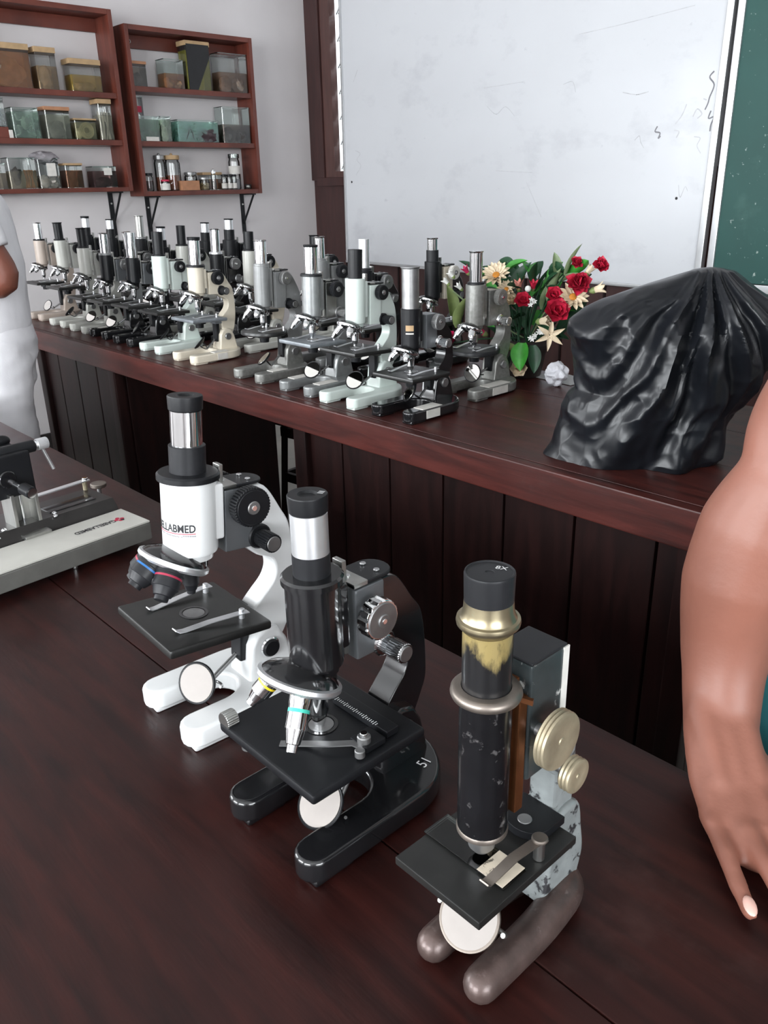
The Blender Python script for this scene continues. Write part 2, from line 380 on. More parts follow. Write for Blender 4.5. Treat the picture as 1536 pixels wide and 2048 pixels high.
def plain_window(name, ops, wall):
    w = bpy.data.objects.new(name, None); COL.objects.link(w); w['kind'] = 'structure'
    a, b, z0, z1 = ops; mb = MB(); R = Matrix.Identity(4)
    if wall == 's': X = T((0, YS-.05, 0))
    else: X = T(((XE+.05) if wall == 'e' else (XW-.05), 0, 0)) @ RZ(90)
    n = 4
    for k in range(n+1): mb.box((a+(b-a)*k/n, 0, (z0+z1)/2), (.06, .06, z1-z0), 'trim', X, .004)
    for z in (z0, z1): mb.box(((a+b)/2, 0, z), (b-a+.06, .06, .06), 'trim', X, .004)
    mb.build('window_frame', w)
plain_window('window_2', SOP[0], 's'); plain_window('window_3', SOP[1], 's'); plain_window('window_4', EOP[0], 'e'); plain_window('window_5', LOP[0], 'w')
mb = MB(); mb.box((XW+.008, (YW+YS)/2, .06), (.016, YW-YS, .12), 'skirt', bev=.002); struct(mb, 'baseboard_left')

M['petal_white0'] = pm('unlit_tube_glass', (.8, .8, .8), .3)
# ceiling tube lamps (switched off)
for y in (-1.6, 1.4):
    t = thing('ceiling_tube_lamp', 'white ceiling tube lamp over the %s bench' % ('front' if y < 0 else 'long'), 'lamp', (-1.2, y, ZC))
    MB().box((0, 0, -.03), (1.25, .09, .06), 'white').build('housing', t)
    MB().cyl(.013, -.58, .58, 'petal_white0', T((0, 0, -.075)) @ AX).build('tube', t)

# whiteboard
WB = (-4.105, -1.765, .91, 2.62)
t = thing('whiteboard', 'large white marker board with faint pen marks on the wall', 'whiteboard', ((WB[0]+WB[1])/2, YW-.05, WB[2]))
t.rotation_euler = (0, radians(.5), 0)
w, h = WB[1]-WB[0], WB[3]-WB[2]
M['board'] = pm('whiteboard_surface', (.66, .675, .705), .3, 0, .02, 2, 0, 0, .1, [((.50, .51, .545), .54, 2.6, .28), ((.47, .48, .52), .66, 13, .14)], .5, (1, 1, 1.6))
MB().box((0, 0, h/2), (w, .022, h), 'board', bev=.001).build('board', t)
mb = MB()
for xx in (-w/2-.004, w/2+.006): mb.box((xx, -.004, h/2), (.03 if xx > 0 else .014, .036, h+.02), 'alu', bev=.003)
for zz in (-.006, h+.006): mb.box((0, -.004, zz), (w+.03, .036, .016), 'alu', bev=.003)
mb.build('frame', t)
mb = MB()
def mark(pts, r=.003, m='greyink'):
    mb.tube(catmull([(x-(WB[0]+WB[1])/2, -.0115, z-WB[2]) for x, z in pts], 5), [(r, .0006)]*((len(pts)-1)*5+1), m, None, 6, True, (1, 0, 0))
MARKS = [([(-1.798, 1.765), (-1.814, 1.745), (-1.791, 1.715), (-1.804, 1.672), (-1.808, 1.65), (-1.818, 1.626)], .003, 'greyink'),
 ([(-1.791, 1.621), (-1.798, 1.593), (-1.775, 1.597), (-1.784, 1.569), (-1.785, 1.544)], .003, 'greyink'),
 ([(-1.902, 1.652), (-1.917, 1.613), (-1.944, 1.579)], .0022, 'faint'),
 ([(-2.026, 1.575), (-2.035, 1.555), (-2.011, 1.548), (-2.017, 1.527), (-2.007, 1.536)], .003, 'greyink'),
 ([(-1.945, 1.556), (-1.923, 1.549), (-1.932, 1.526)], .0025, 'faint'), ([(-1.83, 1.668), (-1.816, 1.662)], .0025, 'faint'),
 ([(-1.868, 1.603), (-1.852, 1.631), (-1.829, 1.612), (-1.847, 1.596)], .0025, 'faint'),
 ([(-1.852, 1.527), (-1.824, 1.52), (-1.834, 1.492), (-1.814, 1.462)], .0018, 'faint'),
 ([(-2.131, 1.524), (-2.11, 1.541), (-2.1, 1.516), (-2.082, 1.491)], .0018, 'faint'), ([(-3.973, 1.97), (-4.012, 1.911)], .002, 'faint'),
 ([(-4.009, 1.544), (-3.968, 1.526), (-3.998, 1.493), (-3.963, 1.459), (-4.01, 1.409)], .0018, 'faint'),
 ([(-3.013, 1.8), (-2.763, 1.807)], .0014, 'faint'), ([(-2.462, 1.972), (-2.229, 1.985), (-1.913, 2.01)], .0014, 'faint'),
 ([(-2.919, 1.414), (-2.685, 1.401)], .0014, 'faint'), ([(-2.72, 1.36), (-2.616, 1.196)], .0014, 'faint'),
 ([(-2.99, 1.715), (-2.929, 1.676), (-2.871, 1.706), (-2.812, 1.661)], .0012, 'faint'), ([(-2.531, 1.777), (-2.481, 1.784), (-2.46, 1.739)], .0012, 'faint'),
 ([(-2.212, 1.72), (-2.143, 1.706), (-2.085, 1.713)], .002, 'faint'), ([(-1.897, 1.339), (-1.884, 1.289), (-1.866, 1.332), (-1.852, 1.314)], .0014, 'faint')]
for p, r, m in MARKS: mark(p, r, m)
mb.build('pen_marks', t)
mb = MB()
for x, z in ((-1.9, 1.285), (-4.05, 1.37)): mb.cyl(.006, 0, .002, 'ink', T((x-(WB[0]+WB[1])/2, -.011, z-WB[2])) @ RX(90))
mb.build('screw', t)

# green chalkboard
M['chalk'] = pm('green_chalkboard', (.012, .072, .062), .55, 0, .12, 3, 0, 0, 0, [((.32, .40, .37), .655, 42, .03), ((.05, .13, .11), .6, 5, .3)])
t = thing('chalkboard', 'green chalkboard speckled with chalk beside the whiteboard', 'chalkboard', (-.485, YW-.045, .92))
MB().box((0, 0, .62), (2.42, .02, 1.2), 'chalk', bev=.001).build('board', t)
mb = MB()
for zz in (.0, 1.235): mb.box((0, -.004, zz), (2.46, .034, .035), 'alu', bev=.003)
for xx in (-1.222, 1.222): mb.box((xx, -.004, .62), (.03, .034, 1.24), 'alu', bev=.003)
mb.build('frame', t)

# ---------------------------------------------------------------- bench in front
FY0, FY1, FX0, FX1 = -.34, .662, -3.4, 1.5
t = thing('work_bench', 'glossy dark red-brown wooden workbench carrying the three separate microscopes', 'bench', ((FX0+FX1)/2, .16, 0))
ox, oy = (FX0+FX1)/2, .16
mb = MB()
ys = [FY0, FY0+.36, .380, FY1]
for a, b in zip(ys, ys[1:]): mb.box((0, (a+b)/2-oy, FB-.0175), (FX1-FX0, b-a-.0012, .035), 'bench', bev=.0016)
mb.build('worktop', t)
mb = MB()
mb.box((0, FY1-.05-oy, .37), (FX1-FX0-.1, .025, .72), 'benchv', bev=.003); mb.box((0, FY0+.08-oy, .37), (FX1-FX0-.1, .025, .72), 'benchv', bev=.003)
mb.build('front_panel', t)
for xx in (FX0+.07, FX1-.07): MB().box((xx-ox, .16-oy, .37), (.03, FY1-FY0-.14, .72), 'benchv', bev=.003).build('end_panel', t)

# ---------------------------------------------------------------- long bench behind
LX0, LX1, LY0, LY1 = -3.68, -.43, 1.15, 1.83
t = thing('demonstration_bench', 'long dark red-brown wooden bench with a knee gap, carrying rows of microscopes', 'bench', (-2.05, 1.5, 0))
ox, oy = -2.05, 1.5
mb = MB(); ys = [LY0+.026, LY0+.24, LY0+.46, LY1]
for a, b in zip(ys, ys[1:]): mb.box(((LX0+LX1)/2-ox, (a+b)/2-oy, BB-.0175), (LX1-LX0-.052, b-a-.0008, .035), 'bench2', bev=.0012)
mb.build('worktop', t)
mb = MB()
mb.box(((LX0+LX1)/2-ox, LY0+.0125-oy, BB-.036), (LX1-LX0, .025, .072), 'bench2', bev=.004)
for xx in (LX0+.0125, LX1-.0125): mb.box((xx-ox, (LY0+LY1)/2+.013-oy, BB-.036), (.025, LY1-LY0-.026, .072), 'bench2', bev=.004)
mb.build('apron', t)
for (a, b) in ((-3.27, -2.60), (-1.60, -.52)):
    cab = MB()
    x = a; w = .165
    while x < b-.03:
        e = min(x+w, b); cab.box(((x+e)/2-ox, LY0+.045-oy, .42), (e-x-.004, .02, .80), 'benchv', bev=.004); x = e
    cab.box(((a+b)/2-ox, LY0+.06-oy, .42), (b-a-.02, .012, .80), 'benchv', bev=0)
    cab.box(((a+b)/2-ox, LY0+.042-oy, .05), (b-a, .03, .1), 'benchv', bev=.004)
    c = cab.build('cabinet_front', t)
    for xx in (a+.012, b-.012): MB().box((xx-ox, LY0+.36-oy, .42), (.024, .6, .80), 'benchv', bev=.004).build('side_panel', t)
    for xx in (a+.02, b-.02): MB().box((xx-ox, LY0+.034-oy, .42), (.05, .035, .80), 'benchv', bev=.006).build('corner_post', t)
# stool standing in the gap behind the bench
t = thing('stool', 'dark wooden stool glimpsed through the knee gap of the long bench', 'stool', (-2.60, 2.08, 0), 6)
MB().box((0, 0, .45), (.34, .34, .035), 'benchv', bev=.006).build('seat', t)
for sx in (-1, 1):
    for sy in (-1, 1): MB().tube([(sx*.13, sy*.13, .44), (sx*.15, sy*.15, 0)], .019, 'benchv', None, 4, True).build('leg', t)
for z in (.2, .40):
    for s_ in (-1, 1): MB().box((0, s_*.14, z), (.28, .02, .04), 'benchv').build('stretcher', t); MB().box((s_*.14, 0, z), (.02, .28, .04), 'benchv').build('stretcher', t)

# ---------------------------------------------------------------- specimen shelves on the wall
XF = -4.30
def cabinet(label, y0, y1, zs, rail_z):
    """zs: (bottom of lowest board, top of lowest board, tops of shelves ..., top of cabinet)"""
    t = thing('specimen_shelf', label, 'wall shelf', (XW, (y0+y1)/2, zs[0])); yc = (y0+y1)/2; d = XF-XW
    for y in (y0+.011, y1-.011): MB().box((d/2, y-yc, (zs[-1]-zs[0])/2), (d, .022, zs[-1]-zs[0]), 'shelf', bev=.002).build('side_panel', t)
    MB().box((d/2, 0, .011), (d-.004, y1-y0-.044, zs[1]-zs[0]), 'shelf', T((0, 0, (zs[1]-zs[0])/2-.011)), .002).build('bottom_board', t)
    MB().box((d/2, 0, zs[-1]-zs[0]-.012), (d-.002, y1-y0-.044, .024), 'shelf', bev=.002).build('top_board', t)
    for z in zs[2:-1]: MB().box((d/2-.004, 0, z-zs[0]-.013), (d-.01, y1-y0-.044, .026), 'shelf', bev=.002).build('shelf_board', t)
    MB().box((.012, 0, (rail_z+zs[-1]-.024)/2-zs[0]), (.016, y1-y0-.044, zs[-1]-.024-rail_z), 'shelf', bev=.002).build('back_rail', t)
    mb = MB()
    mb.torus(.008, .002, 'steel', T((.021, -(y1-y0)*.38, (rail_z+zs[-1]-.024)/2-zs[0])) @ AX); mb.build('hanging_ring', t)
    return t
cabinet('open red-brown wall shelf of wooden-lidded jars, hung higher and further from the corner', 1.40, 2.192, (1.355, 1.376, 1.602, 1.82, 2.19), 2.105)
cabinet('open red-brown wall shelf of jars nearest the room corner, with small vials along its bottom', 2.25, 3.02, (1.328, 1.352, 1.60, 1.86, 2.137), 2.05)
for y, z, lab in ((2.13, 1.355, 'black steel bracket under the higher wall shelf'), (2.345, 1.328, 'black steel bracket under the corner shelf, at its end beside the higher shelf'),
                  (2.975, 1.328, 'black steel bracket under the corner shelf, at its end nearest the room corner'), (1.5, 1.355, 'black steel bracket at the far end of the higher wall shelf')):
    t = thing('shelf_bracket', lab, 'bracket', (XW, y, z))
    MB().box((.004, 0, -.115), (.007, .026, .23), 'blackm', bev=.001).build('wall_arm', t)
    MB().box((.07, 0, -.004), (.14, .024, .007), 'blackm', bev=.001).build('shelf_arm', t)
    MB().tube([(.13, 0, -.008), (.006, 0, -.17)], .006, 'blackm', n=8).build('brace', t)
    MB().cyl(.005, 0, .004, 'steel', T((.007, 0, -.06)) @ AX).build('screw', t)

# ---------------------------------------------------------------- jars
def lump(mb, c, r, m, seed, amp=.35, freq=3., n=18):
    b = bmesh.new(); bmesh.ops.create_icosphere(b, subdivisions=3, radius=1)
    for v in b.verts:
        k = noise.noise(v.co*freq*.5+Vector((seed*7.1, seed, 0)))+.5*noise.noise(v.co*freq+Vector((0, seed*3.3, 1)))
        v.co *= 1+amp*k
    mb.bm(b, m, T(Vector(c)) @ Matrix.Diagonal((*r, 1)))
SP = {}
def fluid(c, see): 
    k = (c, see)
    if k not in SP: SP[k] = murky('preserving_fluid', tuple(min(1, x*(1.25+.5*max(c))) for x in c), .45+.5*see)
    return SP[k]
def flesh(c):
    if c not in SP: SP[c] = pm('specimen', c, .5, 0, .3, 30, .1, 60)
    return SP[c]
def rect_jar(label, y0, y1, z0, z1, x1=-4.325, d=.085, glass='glass', lev=.6, liq=None, spec=None, band=None, name='specimen_jar', cat='jar', sticker=None, group=None):
    w = y1-y0; h = z1-z0; t = thing(name, label, cat, (x1-d/2, (y0+y1)/2, z0), 0, group)
    g = .0025
    mb = MB()
    o = [(-d/2, -w/2), (d/2, -w/2), (d/2, w/2), (-d/2, w/2)]
    b = bmesh.new(); bmesh.ops.create_cube(b, size=1); bmesh.ops.scale(b, vec=(d, w, h), verts=b.verts); bmesh.ops.translate(b, vec=(0, 0, h/2), verts=b.verts)
    bmesh.ops.delete(b, geom=[f for f in b.faces if f.normal.z > .9], context='FACES')
    bmesh.ops.bevel(b, geom=[e for e in b.edges if abs(e.verts[0].co.z-e.verts[1].co.z) > .01], offset=.006, segments=3, affect='EDGES')
    mb.bm(b, glass); mb.build('glass_jar', t)
    # thick ground rim of the glass
    mb = MB()
    for s_ in (-1, 1):
        mb.box((s_*(d/2-.0015), 0, h-.002), (.004, w-.002, .004), 'glassg', bev=0); mb.box((0, s_*(w/2-.0015), h-.002), (d-.006, .004, .004), 'glassg', bev=0)
    mb.build('rim', t)
    if liq: MB().box((0, 0, .003+h*lev/2), (d-.007, w-.007, h*lev), fluid(*liq), bev=.002).build('fluid', t)
    if spec:
        mb = MB(); spec(mb, w, h, d); mb.build('specimen', t, X=T((d*.10, 0, 0)))
    if band:
        mb = MB(); bh = band[1]
        mb.box((0, 0, h-bh/2+.002), (d+.004, w+.004, bh), band[0], bev=.002); mb.build('lid', t)
    if sticker: MB().box((d/2+.001, sticker[0]*w, sticker[1]*h), (.0012, sticker[2], sticker[3]), sticker[4] if len(sticker) > 4 else 'sticker', bev=0).build('label', t)
    return t
def blob(c, s=1., seed=1, hh=.5, kind='lump'):
    m = flesh(c)
    def f(mb, w, h, d):
        if kind == 'lump': lump(mb, (.0, 0, h*hh*.5), (d*.32*s, w*.38*s, h*hh*.48), m, seed)
        elif kind == 'two':
            lump(mb, (.005, -w*.2, h*hh*.45), (d*.3, w*.22, h*hh*.45), m, seed); lump(mb, (.01, w*.2, h*hh*.4), (d*.3, w*.2, h*hh*.4), m, seed+2)
        elif kind == 'coil':
            for k in range(3): mb.torus(w*.3-k*w*.075, w*.045, m, T((d*.2, w*.08, h*hh)) @ AX)
            lump(mb, (0, -w*.25, h*.3), (d*.25, w*.16, h*.26), m, seed)
        elif kind == 'strands':
            for k in range(9):
                y = -w*.36+k*w*.09; mb.tube([(d*.1*sin(k), y, .004), (d*.2*cos(k*2), y+.004*sin(k), h*hh*.5), (d*.2*sin(k*3), y, h*hh)], .0035, m, n=6)
        elif kind == 'frog':
            lump(mb, (.01, 0, h*.5), (d*.15, w*.12, h*.22), m, seed, .2)
            for sx in (-1, 1):
                mb.tube(catmull([(.01, sx*w*.08, h*.35), (.012, sx*w*.28, h*.42), (.012, sx*w*.2, h*.2), (.01, sx*w*.36, h*.1)], 4), .004, m, n=6)
                mb.tube(catmull([(.01, sx*w*.08, h*.62), (.012, sx*w*.25, h*.6), (.01, sx*w*.3, h*.8)], 4), .0032, m, n=6)
        elif kind == 'leaf':
            for sx in (-1, 1):
                mb.tube([(.01, sx*w*.03-w*.16, h*.75), (.012, sx*w*.06-w*.18, h*.4), (.012, sx*w*.12-w*.18, .006)], [(.004, .003), (.009, .004), (.004, .003)], m, n=8)
    return f
G1 = 'jars on the higher shelf'; G2 = 'jars on the corner shelf'
rect_jar('wide jar of amber fluid with tan band, at the far end of the top board', 1.545, 1.757, 1.82, 2.005, glass='glass', lev=.8, liq=((.42, .17, .035), .35), spec=blob((.42, .33, .25), 1, 3, .75), band=('tape', .026))
rect_jar('tall narrow tan-banded jar with a pale curled specimen, between two wider jars', 1.785, 1.885, 1.82, 2.0, lev=.55, liq=((.36, .25, .13), .5), spec=blob((.46, .38, .28), .8, 5, .6), band=('tape', .024))
rect_jar('low wide tan-banded jar with yellow fluid, on the top board beside the side panel', 1.948, 2.108, 1.82, 1.963, lev=.5, liq=((.40, .28, .05), .45), spec=blob((.38, .28, .22), .9, 8, .35), band=('tape', .024))
rect_jar('clear glass jar standing on a dark box, beside the greenish jar on the middle board', 1.50, 1.60, 1.652, 1.775, lev=.6, liq=((.6, .66, .64), .6))
tag(MB().box((-4.37, 1.548, 1.602+.0245), (.08, .115, .048), 'shelf').build('small_box'), 'dark red-brown box under a clear glass jar', 'box')
tag(MB().box((-4.345, 1.613, 1.602+.018), (.04, .018, .036), 'sticker').build('small_carton'), 'tiny white carton beside the dark red-brown box', 'box')
rect_jar('wide greenish glass jar holding a pale frog-like specimen, without a lid', 1.628, 1.757, 1.602, 1.737, glass='glassg', lev=.85, liq=((.52, .60, .54), .6), spec=blob((.62, .68, .60), 1, 2, .5, 'frog'))
rect_jar('clear jar with an orange-tan lid holding a grey specimen, on the middle board', 1.788, 1.913, 1.602, 1.745, lev=.75, liq=((.42, .42, .37), .5), spec=blob((.28, .27, .25), .9, 4, .6), band=('lidwood', .017))
rect_jar('low jar with a pale coiled specimen, between the orange-tan lid jar and the tall jar', 1.932, 2.046, 1.602, 1.697, lev=.8, liq=((.45, .42, .28), .5), spec=blob((.6, .56, .42), 1, 6, .45, 'coil'), band=('tape', .008))
rect_jar('tall narrow jar with a cloth band and pale stringy specimen, against the side panel', 2.066, 2.138, 1.602, 1.79, lev=.6, liq=((.50, .48, .42), .6), spec=blob((.62, .58, .5), 1, 7, .7, 'strands'), band=('tape', .022))
rect_jar('greyish jar beside the jar with a dark and an orange specimen, bottom board', 1.465, 1.555, 1.376, 1.492, lev=.6, liq=((.30, .27, .22), .45), spec=blob((.22, .17, .13), .65, 9, .4))
def dark_and_orange(mb, w, h, d):
    lump(mb, (.012, -w*.18, h*.45), (d*.2, w*.17, h*.28), flesh((.03, .025, .018)), 11, .5)
    blob((.50, .22, .09), 1, 3, .6, 'strands')(MBoff(mb, w*.28), w*.4, h, d)
class MBoff:
    def __init__(s, mb, dy): s.m = mb; s.X = T((0, dy, 0))
    def tube(s, p, r, m, n=6): s.m.tube(p, r, m, s.X, n)
rect_jar('clear jar holding a dark and an orange specimen side by side', 1.568, 1.703, 1.376, 1.517, lev=.55, liq=((.55, .50, .40), .7), spec=dark_and_orange)
t = rect_jar('jar capped with crumpled clear plastic wrap, white specimen inside', 1.713, 1.818, 1.376, 1.515, lev=.4, liq=((.60, .56, .52), .6), spec=blob((.62, .58, .52), .95, 12, .5, 'two'), sticker=(.12, .62, .045, .06))
mb = MB(); lump(mb, (0, 0, .14), (.058, .066, .03), murky('plastic_wrap', (.42, .40, .42), .5), 5, .3, 5); mb.build('plastic_cover', t)
rect_jar('brown jar with a tan lid on the bottom board beside the plastic-capped jar', 1.848, 1.938, 1.376, 1.49, lev=.7, liq=((.16, .085, .05), .4), spec=blob((.36, .26, .19), .7, 14, .7), band=('tape', .010))
rect_jar('low dark jar with a white label, bottom board, against the side panel', 1.992, 2.122, 1.376, 1.478, lev=.75, liq=((.075, .045, .045), .3), spec=blob((.08, .05, .05), .8, 15, .5), sticker=(.12, .75, .044, .034))
# corner shelf
rect_jar('small jar with a tan band and dark contents, half behind the side panel', 2.275, 2.362, 1.86, 1.975, lev=.75, liq=((.10, .085, .07), .3), spec=blob((.06, .05, .04), .8, 16, .6), band=('lidwood', .014))
rect_jar('clear jar half full of brown fluid, between the dark jar and the black-filled jar', 2.464, 2.584, 1.86, 2.0, glass='glassg', lev=.5, liq=((.30, .14, .05), .4), spec=blob((.42, .22, .10), .95, 17, .42, 'two'))
def black_cone(mb, w, h, d):
    mb.prism([(-.45*w, .0), (-.1*w, .0), (.47*w, h*.68), (.47*w, h*.94), (-.47*w, h*.94)], -d*.36, d*.44, flesh((.008, .008, .009)), Matrix(((0, 0, 1, 0), (1, 0, 0, 0), (0, 1, 0, 0), (0, 0, 0, 1))), .002)
rect_jar('tallest jar, filled with a black wedge and yellow fluid under a tan lid', 2.603, 2.752, 1.86, 2.095, lev=.8, liq=((.34, .32, .06), .4), spec=black_cone, band=('tape', .024))
rect_jar('wide unlidded jar half full of coiled brown specimens, top board by the room corner', 2.805, 2.992, 1.86, 2.055, lev=.5, liq=((.20, .13, .09), .4), spec=blob((.33, .25, .19), 1, 19, .5, 'two'))
rect_jar('tall clear jar with a maroon label behind the low green jar', 2.276, 2.352, 1.60, 1.82, x1=-4.385, d=.06, lev=.3, liq=((.5, .5, .5), .7), sticker=(.0, .72, .05, .03, 'redink'))
rect_jar('low murky green jar with a torn white label along its foot', 2.278, 2.402, 1.60, 1.722, glass='glassg', d=.05, lev=.85, liq=((.16, .22, .18), .3), spec=blob((.2, .24, .2), .9, 20, .5), sticker=(.1, .1, .075, .02))
rect_jar('narrow greenish jar with a pale specimen beside the murky green jar', 2.412, 2.474, 1.60, 1.724, glass='glassg', lev=.85, liq=((.40, .46, .38), .5), spec=blob((.55, .55, .42), .9, 21, .7))
def v_and_flower(mb, w, h, d):
    for sx in (-1, 1): mb.tube([(.02, -w*.2, h*.72), (.025, -w*.2+sx*w*.05, h*.4), (.025, -w*.22+sx*w*.1, .006)], [(.006, .003), (.011, .004), (.005, .003)], flesh((.02, .035, .03)), n=8)
    lump(mb, (.015, w*.27, h*.28), (d*.3, w*.22, h*.32), flesh((.05, .03, .035)), 23, .6, 6)
rect_jar('low wide aqua jar with a dark forked specimen and a dark ruffled one', 2.512, 2.77, 1.60, 1.712, glass='glassg', lev=.9, liq=((.36, .60, .52), .5), spec=v_and_flower)
rect_jar('wide jar with dark contents, middle board by the room corner', 2.80, 2.985, 1.60, 1.787, lev=.5, glass='glassg', liq=((.06, .05, .045), .3), spec=blob((.05, .04, .035), 1, 24, .5, 'two'))
def round_jar(label, y, r, z0, z1, x=-4.36, glass='glass', liq=None, lev=.5, cap=None, knob=None, sticker=None, spec=None, name='round_jar', cat='jar', group=None):
    t = thing(name, label, cat, (x, y, z0), 0, group); h = z1-z0
    MB().lathe([(0, .001), (r*.9, .001), (r, .006), (r, h*.8), (r*.86, h*.86), (r*.86, h*.97), (r*.92, h*.98), (r*.92, h)], glass, n=28).build('glass_jar', t)
    if liq: MB().cyl(r-.004, .003, h*lev, fluid(*liq), n=24).build('fluid', t)
    if spec:
        mb = MB(); lump(mb, (0, 0, h*lev*.5), (r*.6, r*.6, h*lev*.42), flesh(spec), 3); mb.build('specimen', t)
    if cap:
        mb = MB(); mb.cyl(r*.98, h*.9, h+.004, cap, n=28)
        if knob: mb.ball((0, 0, h+.008), .008, cap, n=14)
        mb.build('lid', t)
    if sticker: MB().tube([(0, 0, h*sticker[0]), (0, 0, h*sticker[1])], r+.0006, 'sticker', n=24, cap=False).build('label', t)
    return t
round_jar('small dark jar with a black cap at the bottom corner of the shelf', 2.318, .025, 1.352, 1.44, liq=((.05, .04, .04), .3), lev=.6, cap='blackm')
round_jar('tall clear cylinder jar with a knobbed lid beside its slightly wider twin', 2.408, .031, 1.352, 1.53, x=-4.385, liq=((.34, .17, .11), .5), lev=.4, cap='dullsteel', knob=1)
round_jar('wider tall cylinder jar with a brown-rimmed knobbed lid and brown contents', 2.482, .043, 1.352, 1.53, x=-4.38, liq=((.30, .15, .10), .5), lev=.45, cap='tape', knob=1, spec=(.35, .18, .12))
round_jar('little jar with a red cap and white label', 2.40, .024, 1.352, 1.406, x=-4.328, cap='redink', sticker=(.1, .7), liq=((.5, .4, .3), .5))
tag(MB().box((-4.335, 2.547, 1.352+.026), (.05, .115, .05), 'lidwood').build('small_box'), 'low brown cardboard box in front of the tall jars', 'box')
round_jar('squat clear jar with a grey lid behind the brown box', 2.597, .036, 1.352, 1.444, x=-4.39, liq=((.4, .38, .36), .6), lev=.5, cap='dullsteel')
round_jar('short jar of pale contents beside the brown box', 2.66, .029, 1.352, 1.415, x=-4.35, liq=((.45, .38, .25), .4), lev=.6, cap='dullsteel')
rect_jar('low rectangular jar with a tan lid behind the vials', 2.676, 2.80, 1.352, 1.445, x1=-4.385, d=.06, lev=.6, liq=((.22, .14, .10), .4), band=('tape', .014))
round_jar('thin glass vial with a rounded stopper, in front of the low tan-lidded jar', 2.713, .014, 1.352, 1.448, x=-4.335, cap='chrome', knob=1, liq=((.3, .3, .3), .6), name='glass_vial', cat='vial')
for y, lab in ((2.782, 'black-capped vial next to the round-stoppered vial, first of three'), (2.818, 'middle one of three black-capped vials'), (2.850, 'black-capped vial beside the tall bright cylinder')):
    round_jar(lab, y, .0155, 1.352, 1.43, x=-4.335, cap='blackm', sticker=(.1, .45), liq=((.25, .22, .2), .5), name='glass_vial', cat='vial', group='black-capped vials on the bottom board')
round_jar('tall bright glass cylinder with a white label, near the corner end', 2.885, .033, 1.352, 1.54, x=-4.375, cap='glassg', sticker=(.45, .68), liq=((.5, .5, .52), .6), lev=.3)
round_jar('tiny dark pot at the corner end of the bottom board', 2.945, .02, 1.352, 1.375, x=-4.335, cap='charcoal', liq=((.03, .03, .03), .3))
# ---------------------------------------------------------------- microscopes
def u_outline(W, tw, tip, heel, inner, k=14):
    """horseshoe foot seen from above, toes towards -y"""
    r = tw/2; o = []
    def toe(cx): return [(cx+r*cos(a), tip+r+r*sin(a)) for a in [-pi*i/8 for i in range(9)]]
    R_ = toe(W-r); o += R_                                    # outer side -> inner side
    wi = W-tw
    o += [(wi*cos(pi*i/k), inner-.03+.03*sin(pi*i/k)) for i in range(k+1)]
    o += toe(-W+r)
    yb = heel-.065
    o += [(-W*cos(pi*i/(k+4))*1.0, yb+.065*sin(pi*i/(k+4))) for i in range(k+5)]
    return o
YZ = Matrix(((0, 0, 1, 0), (1, 0, 0, 0), (0, 1, 0, 0), (0, 0, 0, 1)))      # prism outline (y,z) extruded along x
def zwear():
    m = M['oldtube']; nt = m.node_tree; N = nt.nodes; L = nt.links
    tc = [n for n in N if n.type == 'TEX_COORD'][0]; mx = [n for n in N if n.type == 'MIX_RGB'][0]; ramp = mx.inputs[0].links[0].from_node; ns = ramp.inputs[0].links[0].from_node
    sp = N.new('ShaderNodeSeparateXYZ'); L.new(tc.outputs['Object'], sp.inputs[0]); mr = N.new('ShaderNodeMapRange'); mr.inputs[1].default_value = .250; mr.inputs[2].default_value = .287; mr.inputs[3].default_value = -.28; mr.inputs[4].default_value = .16
    ad = N.new('ShaderNodeMath'); L.new(sp.outputs[2], mr.inputs[0]); L.new(mr.outputs[0], ad.inputs[0]); L.new(ns.outputs['Fac'], ad.inputs[1]); L.new(ad.outputs[0], ramp.inputs[0])
zwear()
def objective(par, X, L, r, mat, ring, txt=None):
    mb = MB()
    mb.lathe([(0, 0), (r*.95, 0), (r, -.001), (r, -L*.22), (r*.93, -L*.25), (r*.93, -L*.62), (r*.85, -L*.64), (r*.62, -L*.86), (r*.5, -L*.88), (r*.48, -L), (0, -L)], mat, None, 28)
    o = mb.build('objective', par, X=X)
    if ring: MB().tube([(0, 0, -L*.30), (0, 0, -L*.36)], r*.945, ring, n=28, cap=False).build('colour_ring', par, X=X)
    if txt:
        mb = MB()
        for line, zz in txt:
            vs, fs = text_verts(line, r*.5, 'CENTER')
            mb.raw([((r*.945)*sin(v.x/r), -(r*.945)*cos(v.x/r), v.y+zz) for v in vs], fs, 'whiteink')
        mb.build('engraving', par, X=X @ RZ(50))
    return o
